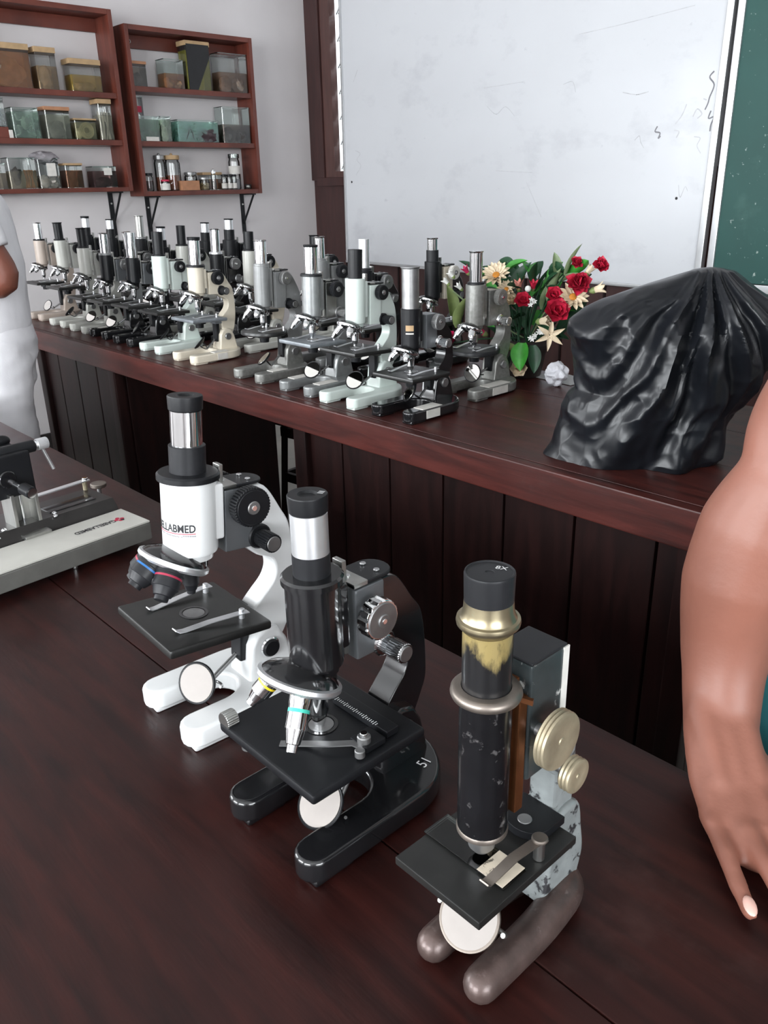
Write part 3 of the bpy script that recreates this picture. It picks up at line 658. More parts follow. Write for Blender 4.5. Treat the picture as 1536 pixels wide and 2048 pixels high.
def microscope(label, loc, rz, body='white', arm='white', base='white', block='bluegrey', stage='stageblack', tops=None, zs=.126, zb=.188, zt=.275, br=.0225,
               collar='blackm', knob='blackm', knob_r=.019, fine='blackm', fine_r=.0105, lean=2., nose_ring='chrome', obj='chrome', n_obj=3, obj_phase=0, round_stage=False, W=.068,
               mirror_n=(.3, -.75, .6), mirror_m='mirror', stickers=(), group='microscopes on the long bench', detail=False, collar_r=None, base_only_dark=None, objL=None, knob_face=None, plate=True, clips=True, mirror=True, rings=None, tip=-.070, ssz=(.128, .118), fdy=0, fdz=0, phases=None, obr=None, NR=None, mirror_c=(0, -.004, .052)):
    t = thing('microscope', label, 'microscope', loc, rz, group)
    tops = tops or [(.0165, .345, 'chrome')]
    # foot with post
    mb = MB()
    mb.prism(u_outline(W, .036, tip, .125, .045), .004, .028, base, None, .0045, 3)
    for s_ in (-1, 1): mb.box((s_*(W-.018), tip+.028, .004), (.030, .044, .008), base, bev=.003)
    mb.box((0, .098, .004), (.07, .03, .008), base, bev=.003)
    mb.prism([(.052, .024), (.058, .070), (.066, .083), (.080, .089), (.096, .084), (.106, .066), (.116, .024)], -.024, .024, base, YZ, .005, 3)
    mb.build('base', t)
    for dx, dy, w, l, side in stickers:
        mb = MB()
        mb.box((dx, dy, .0287), (w, l, .0012), 'sticker', bev=0)
        if side: mb.box((dx+(W-abs(dx))*(1 if dx > 0 else -1)+.0006, dy, .016), (.0012, l*.7, .018), 'sticker', bev=0)
        mb.build('paper_label', t)
    J = (0, .081, .064)
    for s_ in (-1, 1):
        mb = MB().cyl(.0105, 0, .007, 'dullsteel' if not detail else 'blackm', T((s_*.023, J[1], J[2])) @ RY(90*s_))
        if detail: mb.cyl(.0125, -.001, .004, 'chrome', T((s_*.023, J[1], J[2])) @ RY(90*s_))
        mb.build('tilt_joint_cap', t)
    TL = T(J) @ RX(-lean) @ T((-J[0], -J[1], -J[2]))
    # curved arm
    inner = catmull([(.064, .060, 0), (.072, .085, 0), (.066, zs-.012, 0), (.076, zs+.002, 0), (.091, zs+.018, 0), (.096, zs+.033, 0), (.091, zs+.047, 0), (.072, zs+.056, 0), (.056, zb-.003, 0)], 4)
    outer = catmull([(.060, zt-.017, 0), (.082, zt-.020, 0), (.102, zt-.048, 0), (.116, (zs+zt)/2, 0), (.121, zs+.012, 0), (.114, .088, 0), (.098, .058, 0)], 5)
    MB().prism([(p.x, p.y) for p in inner+outer], -.0145, .0145, arm, TL @ YZ, .006, 4).build('arm', t, 55)
    # focusing block, top plate, rack
    mb = MB()
    mb.box((0, .048, (zb-.004+zt-.016)/2), (.036, .034, zt-.012-zb), block, TL, .002)
    mb.build('focus_block', t)
    if plate:
        mb = MB()
        out = [(-.018, .03), (.018, .03), (.018, .066)]+[(.018*cos(pi*i/10), .066+.016*sin(pi*i/10)) for i in range(1, 10)]+[(-.018, .066)]
        mb.prism(out, zt-.0145, zt-.011, 'charcoal', TL, .0008, 1)
        mb.box((0, .038, zt-.0125), (.0362, .016, .0045), 'steel', TL, .0008)
        for x_, y_ in ((-.009, .064), (.009, .064), (.0, .038)): mb.cyl(.003, zt-.011, zt-.0092, 'chrome', TL @ T((x_, y_, 0)), 14)
        mb.build('top_plate', t)
    mb = MB(); mb.box((0, br+.0055, (zb+zt)/2+.004), (.013, .005, zt-zb+.010), 'steel', TL, .0008); mb.build('rack', t)
    # body tube
    mb = MB()
    mb.lathe([(0, zb-.006), (br*.80, zb-.006), (br*.82, zb), (br*.97, zb+.002), (br, zb+.005), (br, zt-.001), (br-.001, zt), (0, zt)], body, TL, 48)
    mb.box((0, br*.62, (zb+zt)/2+.004), (br*1.5, br*.8, zt-zb-.020), body, TL, .003)
    mb.build('body_tube', t)
    z = zt
    if collar:
        cr = collar_r or br*1.12
        MB().lathe([(0, z-.001), (cr, z-.001), (cr, z+.004), (cr-.002, z+.006), (0, z+.006)], collar, TL, 48).build('collar', t); z += .005
    for i, q in enumerate(tops):
        r, z1, m = q[:3]; last = i == len(tops)-1; mb = MB()
        if len(q) > 3 and q[3] == 'flare':       # open eyepiece tube with a lipped rim
            mb.lathe([(0, z), (r, z), (r, z1-.004), (r*1.12, z1-.002), (r*1.13, z1), (r*1.0, z1), (r*.8, z1-.001), (0, z1-.002)], m, TL, 36)
        elif last or (len(q) > 3 and q[3] == 'cap'):
            mb.lathe([(0, z), (r-.0006, z), (r, z+.0008), (r*1.03, z1-.001), (r*.99, z1), (r*.5, z1), (r*.40, z1-.002), (r*.3, z1-.0022), (0, z1-.0022)], m, TL, 40)
        else: mb.lathe([(0, z), (r, z), (r, z1-.0006), (r-.0008, z1), (0, z1)], m, TL, 40)
        mb.build(('eyepiece' if last else 'draw_tube'), t); z = z1
    # revolving nosepiece and objectives
    be = 24; rho = .0215 if detail else .019; NR = NR or (.0375 if detail else .032)
    P = Vector((0, -rho*cos(radians(be)), zb-.010+.004))
    NX = TL @ T(P) @ RX(-be)
    mb = MB(); mb.lathe([(0, .013), (NR*.45, .012), (NR*.8, .0065), (NR*.95, .001), (NR*.95, -.002), (NR*.7, -.006), (0, -.006)], 'black', NX, 40)
    mb.cyl(.017, zb-.018, zb-.004, 'black', TL, 32)
    ns = mb.build('nosepiece', t)
    MB().lathe([(NR*.9, .0025), (NR, .0015), (NR*1.01, -.002), (NR*.96, -.0045), (NR*.85, -.0045)], nose_ring, NX, 40).build('nose_ring', ns)
    rc = rings or [None]*4
    for k in range(n_obj):
        ph = (phases[k] if phases else 360*k/n_obj)+obj_phase
        X = NX @ RZ(-ph) @ T((0, rho, -.004)) @ RX(be)
        L = (objL or ([.036, .024, .030] if n_obj == 3 else [.022, .030, .034, .034]))[k]
        L = min(L, zb-.014-zs-.002) if k == 0 and obj_phase == 0 else L
        rr = (obr or (.0092 if not (detail and obj == 'charcoal') else .0150)) if not (detail and k == 0) else .0095
        objective(ns, X, L, rr, obj, rc[k], [('40/0.65', -L*.5), ('160/0.17', -L*.62)] if detail and obj == 'charcoal' and k else None)
    # stage
    mb = MB()
    if round_stage: mb.lathe([(0, zs-.012), (.058, zs-.012), (.062, zs-.009), (.062, zs-.003), (.060, zs), (.012, zs), (.012, zs-.003), (0, zs-.003)], stage, TL, 48)
    else: mb.box((0, .0, zs-.005), (*ssz, .010), stage, TL, .003)
    mb.box((0, .060, zs-.017), (.028, .03, .014), stage, TL, .002)
    st = mb.build('stage', t)
    mb = MB(); mb.lathe([(.0155, zs+.0002), (.0155, zs+.0008), (.0125, zs+.0008), (.0125, zs+.0002)], 'black', TL, 32); mb.cyl(.0115, zs-.001, zs+.0005, 'dullsteel', TL, 28, 0)
    mb.build('aperture', st)
    if clips:
        for s_ in (-1, 1):
            mb = MB(); mb.cyl(.0032, zs-.001, zs+.011, 'satin', TL @ T((s_*.04, .036, 0)), 14)
            mb.strip([(s_*.041, .043, zs+.0065), (s_*.040, .03, zs+.0065), (s_*.036, .0, zs+.0045), (s_*.033, -.028, zs+.001), (s_*.032, -.034, zs+.0012), (s_*.031, -.038, zs+.004)], .0085, .0009, 'satin', TL)
            mb.build('stage_clip', st)
    mb = MB(); mb.lathe([(0, zs-.032), (.012, zs-.032), (.013, zs-.022), (.019, zs-.02), (.019, zs-.01), (0, zs-.01)], 'blackm', TL, 32); mb.build('diaphragm', st)
    mb = MB(); mb.box((0, .056, (zs+.046)/2), (.022, .012, zs-.05), 'blackm', TL, .002); mb.build('mirror_post', t)
    if mirror:
        c = Vector(mirror_c); n = Vector(mirror_n).normalized(); X = T(c) @ toward(n)
        mr = MB().lathe([(0, -.005), (.014, -.005), (.0225, -.001), (.0235, .002), (.0228, .003), (.021, .0022), (0, .0022)], 'blackm', X, 36).build('mirror', t)
        MB().cyl(.0208, .0021, .0029, mirror_m, X, 36, .0002).build('mirror_glass', mr)
        mb = MB(); mb.torus(.0265, .0016, 'black', X @ RX(90) , 190, 350, 20, 8)
        e = X @ Vector((0, 0, -.0265)); mb.tube([e, (0, .05, .056)], .0028, 'dullsteel', n=10); mb.build('mirror_fork', mr)
    # knobs on both sides
    for s_ in (-1, 1):
        X = TL @ T((0, .052+fdy, zt-.032+fdz)) @ RY(90*s_); mb = MB()
        mb.cyl(.006, .015, .028, 'dullsteel', X, 20); mb.knurl(knob_r, .027, .040, knob, X, 40 if knob not in ('chrome',) else 14, .05 if knob != 'chrome' else .1)
        mb.cyl(knob_r*.88, .0395, .0412, knob_face or knob, X, 36); mb.cyl(knob_r*.34, .040, .0425, 'dullsteel', X, 24); mb.cyl(knob_r*.14, .042, .0432, 'chrome', X, 14)
        mb.build('coarse_focus_knob', t)
        X = TL @ T((0, .073+fdy, zb+.006+fdz*.6)) @ RY(90*s_); mb = MB()
        mb.cyl(fine_r*1.35, .013, .020, fine, X, 28); mb.knurl(fine_r*.92, .02, .030, fine, X, 24, .05); mb.knurl(fine_r, .029, .046, fine, X, 22, .08); mb.cyl(fine_r*.8, .0455, .0472, 'dullsteel', X, 24)
        mb.build('fine_focus_knob', t)
    return t, TL

# --- the white one
SG = 'separate microscopes on the near bench'
t, TL = microscope('white microscope with black stage and round pale mirror, on the bench in front', (-.712, .366, FB), -3, 'white', 'white', 'white', 'bluegrey', 'stageblack',
    [(.0185, .308, 'charcoal'), (.0158, .3435, 'chrome'), (.0170, .358, 'blackm', 'cap')], tip=-.046, phases=[0, 120, 175, 230], rings=[None, 'ring_red', 'ring_blue', 'ring_red'], objL=[.030, .036, .034, .034], zs=.120, zb=.193, zt=.274, br=.0285, collar='blackm', knob='blackm', knob_r=.0215, lean=4.5, obj='charcoal', n_obj=4,
    nose_ring='satin', mirror_n=(.42, -.80, .42), mirror_c=(.012, -.006, .048), mirror_m='paleface', group=None, detail=True, W=.064)
def wrap(txt, size, sx, az_end, r, z, m, par, X):
    """lettering bent round a tube: ends at azimuth az_end"""
    vs, fs = text_verts(txt, size, 'LEFT', size*.022); w = max(v.x for v in vs)
    mb = MB(); mb.raw([(r*cos(radians(az_end)+(v.x-w)*sx/r), r*sin(radians(az_end)+(v.x-w)*sx/r), z+v.y) for v in vs], fs, m, X)
    return mb
def arc_line(mb, a0, a1, r, z, h, m, X):
    pts = [radians(a0+(a1-a0)*i/24) for i in range(25)]; vs = []
    for a in pts: vs += [(r*cos(a), r*sin(a), z), (r*cos(a), r*sin(a), z+h)]
    mb.raw(vs, [(2*i, 2*i+2, 2*i+3, 2*i+1) for i in range(24)], m, X)
rr = .0285+.0003; az = -16
mb = wrap('GABELLABMED', .0116, .80, az, rr, .2232, 'ink', t, TL); arc_line(mb, az-125, az, rr, .2212, .0008, 'redink', TL)
for seg in ((az-95, az-72), (az-66, az-32), (az-29, az)):                       # the fine print below is too small to read: ruled strokes
    k = seg[0]
    while k < seg[1]: arc_line(mb, k, min(k+2.2, seg[1]), rr, .2178+.0004*((k*7) % 3), .0014, 'greyink', TL); k += 3.4
mb.build('lettering', t)

# --- the glossy black one
t, TL = microscope('glossy black microscope with silver knobs and ruled stage, between white and brass ones', (-.489, .366, FB), 0, 'black', 'black', 'black', 'bluegrey', 'blackm',
    [(.0160, .272, 'charcoal'), (.0156, .3085, 'satin'), (.0163, .3235, 'blackm', 'cap')], zs=.101, ssz=(.138, .128), fdy=-.010, fdz=-.008, rings=[None, 'ring_green', 'ring_yellow'], obr=.0098, zb=.166, zt=.247, br=.0240, collar='black', collar_r=.0268, knob='chrome', knob_r=.0185, knob_face='dullsteel', fine='chrome', fine_r=.0095, lean=0, obj='chrome', n_obj=3,
    nose_ring='satin', mirror_n=(.1, -.65, .75), mirror_c=(.020, -.020, .036), mirror_m='paleface', group=None, detail=True, W=.068, clips=False, objL=[.060, .050, .036])
st = [c for c in t.children if c.name.split('.')[0] == 'stage'][0]
mb = MB(); zz = .101
mb.box((.02, .035, zz+.004), (.075, .014, .007), 'blackm', bev=.001); mb.box((.05, .012, zz+.004), (.022, .022, .006), 'blackm', bev=.001)
for k in range(22): mb.box((-.012+k*.0026, .029, zz+.0078), (.0004, .003 if k % 5 else .005, .0004), 'whiteink', bev=0)
mb.box((-.030, .028, zz+.004), (.006, .006, .006), 'chrome', bev=.001)
mb.build('slide_carrier', st)
mb = MB()
mb.strip([(.056, .002, zz+.004), (.046, -.002, zz+.006), (.034, -.018, zz+.007), (.016, -.028, zz+.003), (-.002, -.044, zz+.002)], .007, .0012, 'dullsteel', side=(.6, -.7, 0))
mb.cyl(.006, zz, zz+.013, 'dullsteel', T((.052, .006, 0)), 20); mb.cyl(.0035, zz+.013, zz+.016, 'chrome', T((.052, .006, 0)), 16); mb.cyl(.0045, zz+.002, zz+.009, 'dullsteel', T((.06, -.006, 0)), 16)
mb.build('slide_finger', st)
for (x, y, z, r) in ((-.062, -.045, zz+.006, .0085),):
    mb = MB(); mb.knurl(r, -.006, .006, 'steel', T((x, y-.012, z-.003)) @ RX(90) @ RZ(0), 22); mb.build('travel_knob', st)
mb = MB(); mb.cyl(.006, -.024, -.006, 'dullsteel', T((-.045, -.05, zz)), 18); mb.build('travel_screw', st)
vs, fs = text_verts('51', .016)
mb = MB(); mb.raw([Vector((v.x*.9, v.y, 0)) for v in vs], fs, 'whiteink', T((.045, .087, .0287)) @ RZ(100)); mb.build('painted_number', t)
for sz, lab, pos in ((.0075, 'III', (.0, .007)),):
    vs, fs = text_verts(lab, sz, 'CENTER'); mb = MB()
    mb.raw([Vector((v.x*1.2, v.y, 0)) for v in vs], fs, 'whiteink', T((pos[0]+.004, pos[1]+.001, .3238)) @ RZ(-62)); mb.build('power_mark', t)

# --- the old brass one
t = thing('microscope', 'old worn black and brass microscope with a slide on its stage and rusty brown foot', 'microscope', (-.288, .352, FB), 0)
mb = MB()
for s_ in (-1, 1): mb.tube(catmull([(s_*.004, .098, .0150), (s_*.016, .088, .0150), (s_*.0225, .05, .0148), (s_*.0235, .01, .0142), (s_*.0235, -.024, .0136)], 6), [(.0152, .0150)]*9+[(.0148-.0001*i, .0150-.0001*i) for i in range(16)], 'oldfoot', None, 24, True, (1, 0, 0), None, True)
mb.ball((0, .092, .014), (.019, .019, .0135), 'oldfoot')
mb.build('base', t, 60)
MB().prism([(p.x, p.y) for p in catmull([(.056, .022, 0), (.062, .05, 0), (.066, .082, 0), (.074, .10, 0), (.098, .10, 0), (.106, .07, 0), (.110, .045, 0), (.104, .022, 0)], 4)], -.017, .017, 'chip', YZ, .007, 3).build('pillar', t, 55)
mb = MB()
mb.box((0, .083, .125), (.024, .028, .07), 'chip', bev=.004); mb.box((0, .0775, .156), (.030, .020, .035), 'chip', bev=.003)
mb.build('limb', t)
mb = MB(); mb.box((0, .046, .208), (.034, .040, .094), 'chip2', bev=.0025); mb.box((0, .046, .2558), (.0335, .0395, .002), 'charcoal', bev=.0008)
mb.box((.0172, .064, .21), (.0012, .006, .09), 'sticker', bev=0)
mb.build('focus_block', t)
mb = MB(); mb.box((0, .0215, .185), (.030, .009, .095), 'copper', bev=.001); mb.box((.004, .018, .20), (.010, .012, .09), 'copper', bev=.001)
mb.strip([(.0, .012, .235), (.022, .022, .232)], .004, .003, 'copper', side=(0, 0, 1))
mb.build('rack_slide', t)
mb = MB(); mb.lathe([(0, .126), (.0165, .126), (.0175, .129), (.0178, .132), (.0178, .239), (0, .239)], 'oldblack', None, 48); mb.build('body_tube', t)
mb = MB(); mb.lathe([(.0165, .127), (.0183, .127), (.0184, .1295), (.0175, .131)], 'brassdull', None, 40); mb.build('lower_ring', t)
mb = MB(); mb.lathe([(.0168, .2375), (.0205, .2375), (.0232, .239), (.0240, .241), (.0236, .2435), (.0222, .245), (.0205, .2457), (.0168, .246), (.0168, .2375)], 'brassdull', None, 56); mb.build('flange', t)
mb = MB(); mb.lathe([(0, .243), (.0164, .243), (.0164, .288), (0, .288)], 'oldtube', None, 48); mb.build('draw_tube', t)
mb = MB(); mb.lathe([(0, .2865), (.0168, .2885), (.0180, .290), (.0203, .2925), (.0207, .2945), (.0203, .2965), (.0183, .2972), (.0172, .299), (.0162, .303), (.0158, .309), (0, .309)], 'patina', None, 56); mb.build('eyepiece_collar', t)
mb = MB(); mb.lathe([(0, .3075), (.0154, .3075), (.0158, .309), (.0162, .327), (.0158, .3285), (.0150, .3288), (.0142, .328), (.003, .328), (.0025, .3275), (0, .3275)], 'charcoal', None, 48); e = mb.build('eyepiece', t)
vs, fs = text_verts('8X', .0065, 'CENTER'); mb = MB(); mb.raw([Vector((v.x, v.y, 0)) for v in vs], fs, 'whiteink', T((.003, .0068, .3283)) @ RZ(24)); mb.build('power_mark', e)
mb = MB(); mb.lathe([(0, .128), (.0115, .128), (.0112, .122), (.0098, .118), (.0096, .112), (.0062, .1075), (0, .1075)], 'dullsteel', None, 36); mb.build('objective', t)
mb = MB(); mb.box((-.003, .010, .0965), (.080, .110, .007), 'stageblack', bev=.001); mb.box((0, .064, .090), (.030, .03, .014), 'stageblack'); st = mb.build('stage', t)
mb = MB(); mb.lathe([(.0085, .1005), (.0085, .1012), (.0035, .1012), (.0035, .1005)], 'brassdull', None, 30); mb.build('aperture', st)
mb = MB(); out = [(-.019, .068), (-.019, .05)]+[(-.019+.038*(1-cos(pi*i/10))/2, .05-.018*sin(pi*i/10)) for i in range(1, 10)]+[(.019, .05), (.019, .068)]
mb.prism(out, .100, .1075, 'blackm', T((.004, .001, 0)), .001, 2); mb.cyl(.0055, .1073, .1083, 'dullsteel', T((.004, .045, 0)), 22); mb.build('rear_plate', st)
mb = MB(); mb.cyl(.0042, .1, .1165, 'steel', T((.030, .028, 0)), 16); mb.cyl(.006, .1165, .1195, 'brassdull', T((.030, .028, 0)), 20)
mb.strip([(.031, .032, .1165), (.029, .022, .1165), (.026, .004, .1145), (.0225, -.016, .1062), (.022, -.020, .1055), (.022, -.023, .108)], .0078, .0011, 'brassdull')
mb.build('stage_clip', st)
g = thing('microscope_slide', 'glass specimen slide with a stained paper label, clipped on the brass microscope stage', 'slide', (-.288, .352, FB+.1013), 0)
MB().box((-.006, -.001, .0007), (.076, .026, .0012), 'slideglass', bev=.0002).build('glass_slip', g)
M['oldlabel'] = pm('stained_label', (.62, .54, .43), .6, 0, .12, 90, 0, 0, 0, ((.10, .085, .065), .58, 170, .06))
MB().box((.019, -.001, .0014), (.023, .025, .0004), 'oldlabel', bev=0).build('paper_label', g)
c = Vector((0, -.010, .048)); n = Vector((.12, -.66, .72)); X = T(c) @ toward(n)
mr = MB().lathe([(0, -.006), (.016, -.006), (.0225, -.002), (.0238, .001), (.0236, .003), (.0222, .0032), (0, .0025)], 'brassdull', X, 48).build('mirror', t)
MB().cyl(.0218, .0024, .0033, 'paleface', X, 48, .0002).build('mirror_glass', mr)
mb = MB(); mb.torus(.027, .002, 'steel', X @ RX(90), 180, 360, 24, 8); e = X @ Vector((0, 0, -.027)); mb.tube([e, (0, .06, .07)], .0035, 'dullsteel', n=10); mb.build('mirror_fork', mr)
for nm, y, z, r in (('coarse_focus_knob', .036, .201, .0215), ('fine_focus_knob', .060, .158, .0135)):
    for s_ in (-1, 1):
        X = T((0, y, z)) @ RY(90*s_); mb = MB()
        mb.cyl(.0045, .012, .030, 'dullsteel', X, 18)
        mb.lathe([(0, .028), (r*.9, .028), (r, .0295), (r*.96, .031), (r, .0325), (r*.96, .034), (r, .0355), (r*.97, .037), (r*.8, .0378), (r*.5, .0372), (r*.15, .0368), (r*.12, .0374), (0, .0374)], 'brass', X, 48)
        mb.build(nm, t)

# --- the rows on the long bench
C_, K_, S_ = 'chrome', 'blackm', 'dullsteel'
FL = 'flare'
def row(label, x, y, h, body, arm, base, zt, tops, rz=0, **k):
    tp = [(q[0], q[1] if q[1] else h, *q[2:]) for q in tops]
    return microscope(label, (x, y, BB), rz, body, arm, base, k.pop('block', 'bluegrey'), k.pop('stage', 'stageblack'), tp, zt=zt, **k)[0]
r = .0148
row('black microscope with a tan sticker and wide steel drawtube, at the bench front edge', -1.268, 1.255, .322, 'blackm', 'black', 'black', .236, [(.0185, .0, S_, FL)], zb=.150, zs=.098, br=.0215, collar=None, knob='dullsteel', knob_r=.017, fine='chrome', lean=0,
    stickers=((.052, .0, .03, .06, 1),), plate=False, obj_phase=0, mirror_n=(-.35, -.75, .5), objL=[.034, .022, .026])
t = bpy.data.objects[[o.name for o in COL.objects if o.get('label', '').startswith('black microscope with a tan')][0]]
mb = MB(); arc_line(mb, -75, -28, .0218, .190, .012, 'tape', None); arc_line(mb, -75, -28, .0218, .183, .003, 'sticker', None); mb.build('tan_sticker', t)
row('pale green-white microscope with black eyepiece tube, clean foot at the bench front edge', -1.452, 1.252, .347, 'palegreen', 'palegreen', 'palegreen', .284, [(.0165, .0, K_)], zb=.182, br=.0235, collar=None, knob_r=.017, block='palegreen', objL=[.034, .028, .034])
row('silver-grey microscope with a pale worn stage and chrome eyepiece, beside the pale green-white one', -1.622, 1.258, .351, 'silver', 'silver', 'silver', .279, [(.0165, .346, C_), (.0175, .0, K_)], zb=.182, br=.024, collar='charcoal', stage='greyplate', knob='charcoal', fine='dullsteel', block='steel', stickers=((-.052, -.005, .028, .06, 0), (.052, -.005, .028, .06, 0)))
row('mid-grey microscope with a round black stage, between the pale-stage and cream ones', -1.838, 1.262, .356, 'midgrey', 'midgrey', 'hammer', .292, [(.0155, .0, C_, FL)], zb=.186, br=.0215, collar='midgrey', collar_r=.020, round_stage=True, knob='dullsteel', knob_r=.017, mirror_n=(-.3, -.6, .75), block='midgrey', stickers=((.052, .0, .028, .05, 0),))
row('cream microscope with brown collar, worn grey stage and a label on its foot', -2.192, 1.275, .353, 'cream', 'cream', 'cream', .270, [(.0170, .344, C_), (.0185, .0, K_)], zb=.194, br=.0245, collar='charcoal', stage='greyplate', knob='blackm', knob_r=.0195, fine='charcoal', block='cream', stickers=((.052, .03, .028, .05, 1),), mirror_n=(-.5, -.55, .7), mirror_m='mirror')
row('pale green microscope with black eyepiece tube, second from the cream one along the front', -2.425, 1.285, .362, 'palegreen', 'palegreen', 'palegreen', .290, [(.0165, .0, K_)], zb=.19, br=.0235, collar=K_, collar_r=.020, block='palegreen', knob_r=.0175, mirror_n=(-.4, -.6, .7))
row('black microscope with a broad chrome eyepiece tube, its black arm bare', -2.622, 1.288, .354, 'blackm', 'black', 'black', .274, [(.0165, .0, C_)], zb=.194, br=.0215, collar=None, block='bluegrey', knob='charcoal', lean=3, mirror_n=(-.3, -.7, .6))
row('black microscope with steel side knob and flared chrome tube, white strip on foot', -2.826, 1.295, .349, 'blackm', 'midgrey', 'black', .277, [(.0148, .0, C_, FL)], zb=.19, br=.0215, collar='midgrey', collar_r=.022, block='bluegrey', knob='dullsteel', lean=2, stickers=((-.052, -.0, .03, .06, 0),))
row('pale grey microscope with black tube, third from the wall end of the front row', -3.008, 1.302, .363, 'palegrey', 'palegrey', 'palegrey', .294, [(.0158, .0, K_, FL)], zb=.20, br=.0225, collar=K_, collar_r=.020, block='palegrey', lean=1)
row('pale grey microscope with black tube, next to the beige one', -3.212, 1.308, .380, 'palegrey', 'palegrey', 'palegrey', .316, [(.0158, .0, K_, FL)], zb=.216, br=.0225, collar=K_, collar_r=.021, block='palegrey', zs=.15, mirror_n=(-.5, -.5, .7), lean=0)
row('beige microscope with flared chrome tube at the wall end of the front row', -3.462, 1.322, .374, 'beige', 'beige', 'beige', .306, [(.0155, .0, C_, FL)], zb=.212, br=.0225, collar=K_, collar_r=.022, block='beige', zs=.148, round_stage=False, mirror_n=(.2, -.8, .5), lean=1)
# middle row
row('silver-grey microscope with a label on its foot, standing against the flowers', -1.297, 1.500, .337, 'hammer', 'hammer', 'hammer', .262, [(.0152, .0, C_, FL)], zb=.166, zs=.112, br=.0235, collar='charcoal', collar_r=.020, block='hammer', knob='hammer', fine='chrome', round_stage=True, stage='charcoal', stickers=((.052, .02, .03, .08, 1),), plate=False, mirror_n=(.15, -.95, .3), lean=0, objL=[.034, .030, .030])
row('black-bodied microscope with black focus gear and a plain steel eyepiece tube', -1.690, 1.495, .351, 'blackm', 'black', 'black', .272, [(.0150, .0, 'satin')], zb=.190, br=.0225, collar='charcoal', collar_r=.020, knob='dullsteel', fine='dullsteel', block='black', lean=1)
row('grey microscope with bright chrome tube behind the silver-grey pale-stage one', -1.878, 1.500, .354, 'midgrey', 'midgrey', 'midgrey', .290, [(.0140, .0, C_, FL)], zb=.192, br=.0215, collar='midgrey', collar_r=.017, knob='charcoal', fine='charcoal', block='midgrey', lean=0)
row('pale grey microscope with black tube and white arm, behind the mid-grey round-stage one', -2.225, 1.488, .357, 'palegrey', 'cream', 'palegrey', .300, [(.0155, .0, K_)], zb=.195, br=.0215, collar=K_, collar_r=.018, block='palegrey')
row('black microscope with broad chrome tube and steel knobs behind the cream one', -2.446, 1.505, .360, 'blackm', 'black', 'black', .282, [(.0160, .0, C_, FL)], zb=.194, br=.0215, collar='satin', collar_r=.022, knob='dullsteel', fine='dullsteel', block='black')
row('pale grey microscope with slim black tube half hidden behind the cream one', -2.655, 1.500, .367, 'palegrey', 'palegrey', 'palegrey', .300, [(.0150, .0, K_)], zb=.200, br=.0225, collar=K_, collar_r=.021, block='palegrey')
row('black microscope with capped chrome tube, behind the front row pale green one', -2.805, 1.505, .361, 'blackm', 'black', 'black', .290, [(.0175, .315, K_), (.0148, .355, 'satin'), (.0165, .0, K_)], zb=.2, br=.022, collar=None, block='blackm')
row('black microscope with tilted chrome tube, hidden behind the broad-chrome one', -3.018, 1.500, .347, 'blackm', 'black', 'black', .280, [(.0150, .0, C_, FL)], zb=.2, br=.0215, collar='charcoal', lean=-3, knob='dullsteel', block='black')
# back row
row('black microscope with cream focus block and round pale knob, behind the tan-sticker one', -1.625, 1.695, .347, 'blackm', 'black', 'black', .285, [(.0170, .315, 'charcoal'), (.0140, .0, C_, FL)], zb=.185, br=.022, collar=None, block='cream', knob='sticker', fine='charcoal', lean=0)
row('off-white microscope with black tube at the back, behind the grey pair', -2.185, 1.715, .336, 'palegrey', 'midgrey', 'palegrey', .285, [(.0150, .0, K_, FL)], zb=.175, br=.0215, collar=None, block='midgrey')
row('all-black microscope with tall chrome eyepiece on a black sleeve, backmost behind the cream one', -2.645, 1.690, .382, 'blackm', 'black', 'black', .310, [(.0190, .345, K_), (.0155, .378, 'satin'), (.0165, .0, K_)], zb=.215, br=.0255, collar=None, block='blackm', knob='charcoal')
row('black microscope with short capped chrome eyepiece, behind the slim black-tubed one', -2.838, 1.708, .366, 'blackm', 'black', 'black', .300, [(.0180, .330, K_), (.0150, .362, 'satin'), (.0165, .0, K_)], zb=.2, br=.024, collar=None, block='blackm', knob='charcoal')
row('dark microscope with tall brownish-steel tube rising in front of a shelf bracket', -3.255, 1.655, .388, 'charcoal', 'black', 'black', .300, [(.0165, .0, 'steel', FL)], zb=.21, br=.022, collar='dullsteel', collar_r=.022, block='black', knob='dullsteel')
row('black microscope with capped chrome eyepiece, second from the wall end of the back row', -3.440, 1.615, .374, 'blackm', 'black', 'black', .300, [(.0175, .335, K_), (.0150, .370, 'satin'), (.0165, .0, K_)], zb=.21, br=.023, collar=None, block='blackm', knob='charcoal')
row('black microscope with thick black-capped chrome eyepiece at the wall end of the back row', -3.600, 1.580, .386, 'blackm', 'black', 'black', .310, [(.0180, .340, K_), (.0155, .377, 'satin'), (.0175, .0, K_)], zb=.22, br=.023, collar=None, block='blackm', knob='charcoal', W=.06)
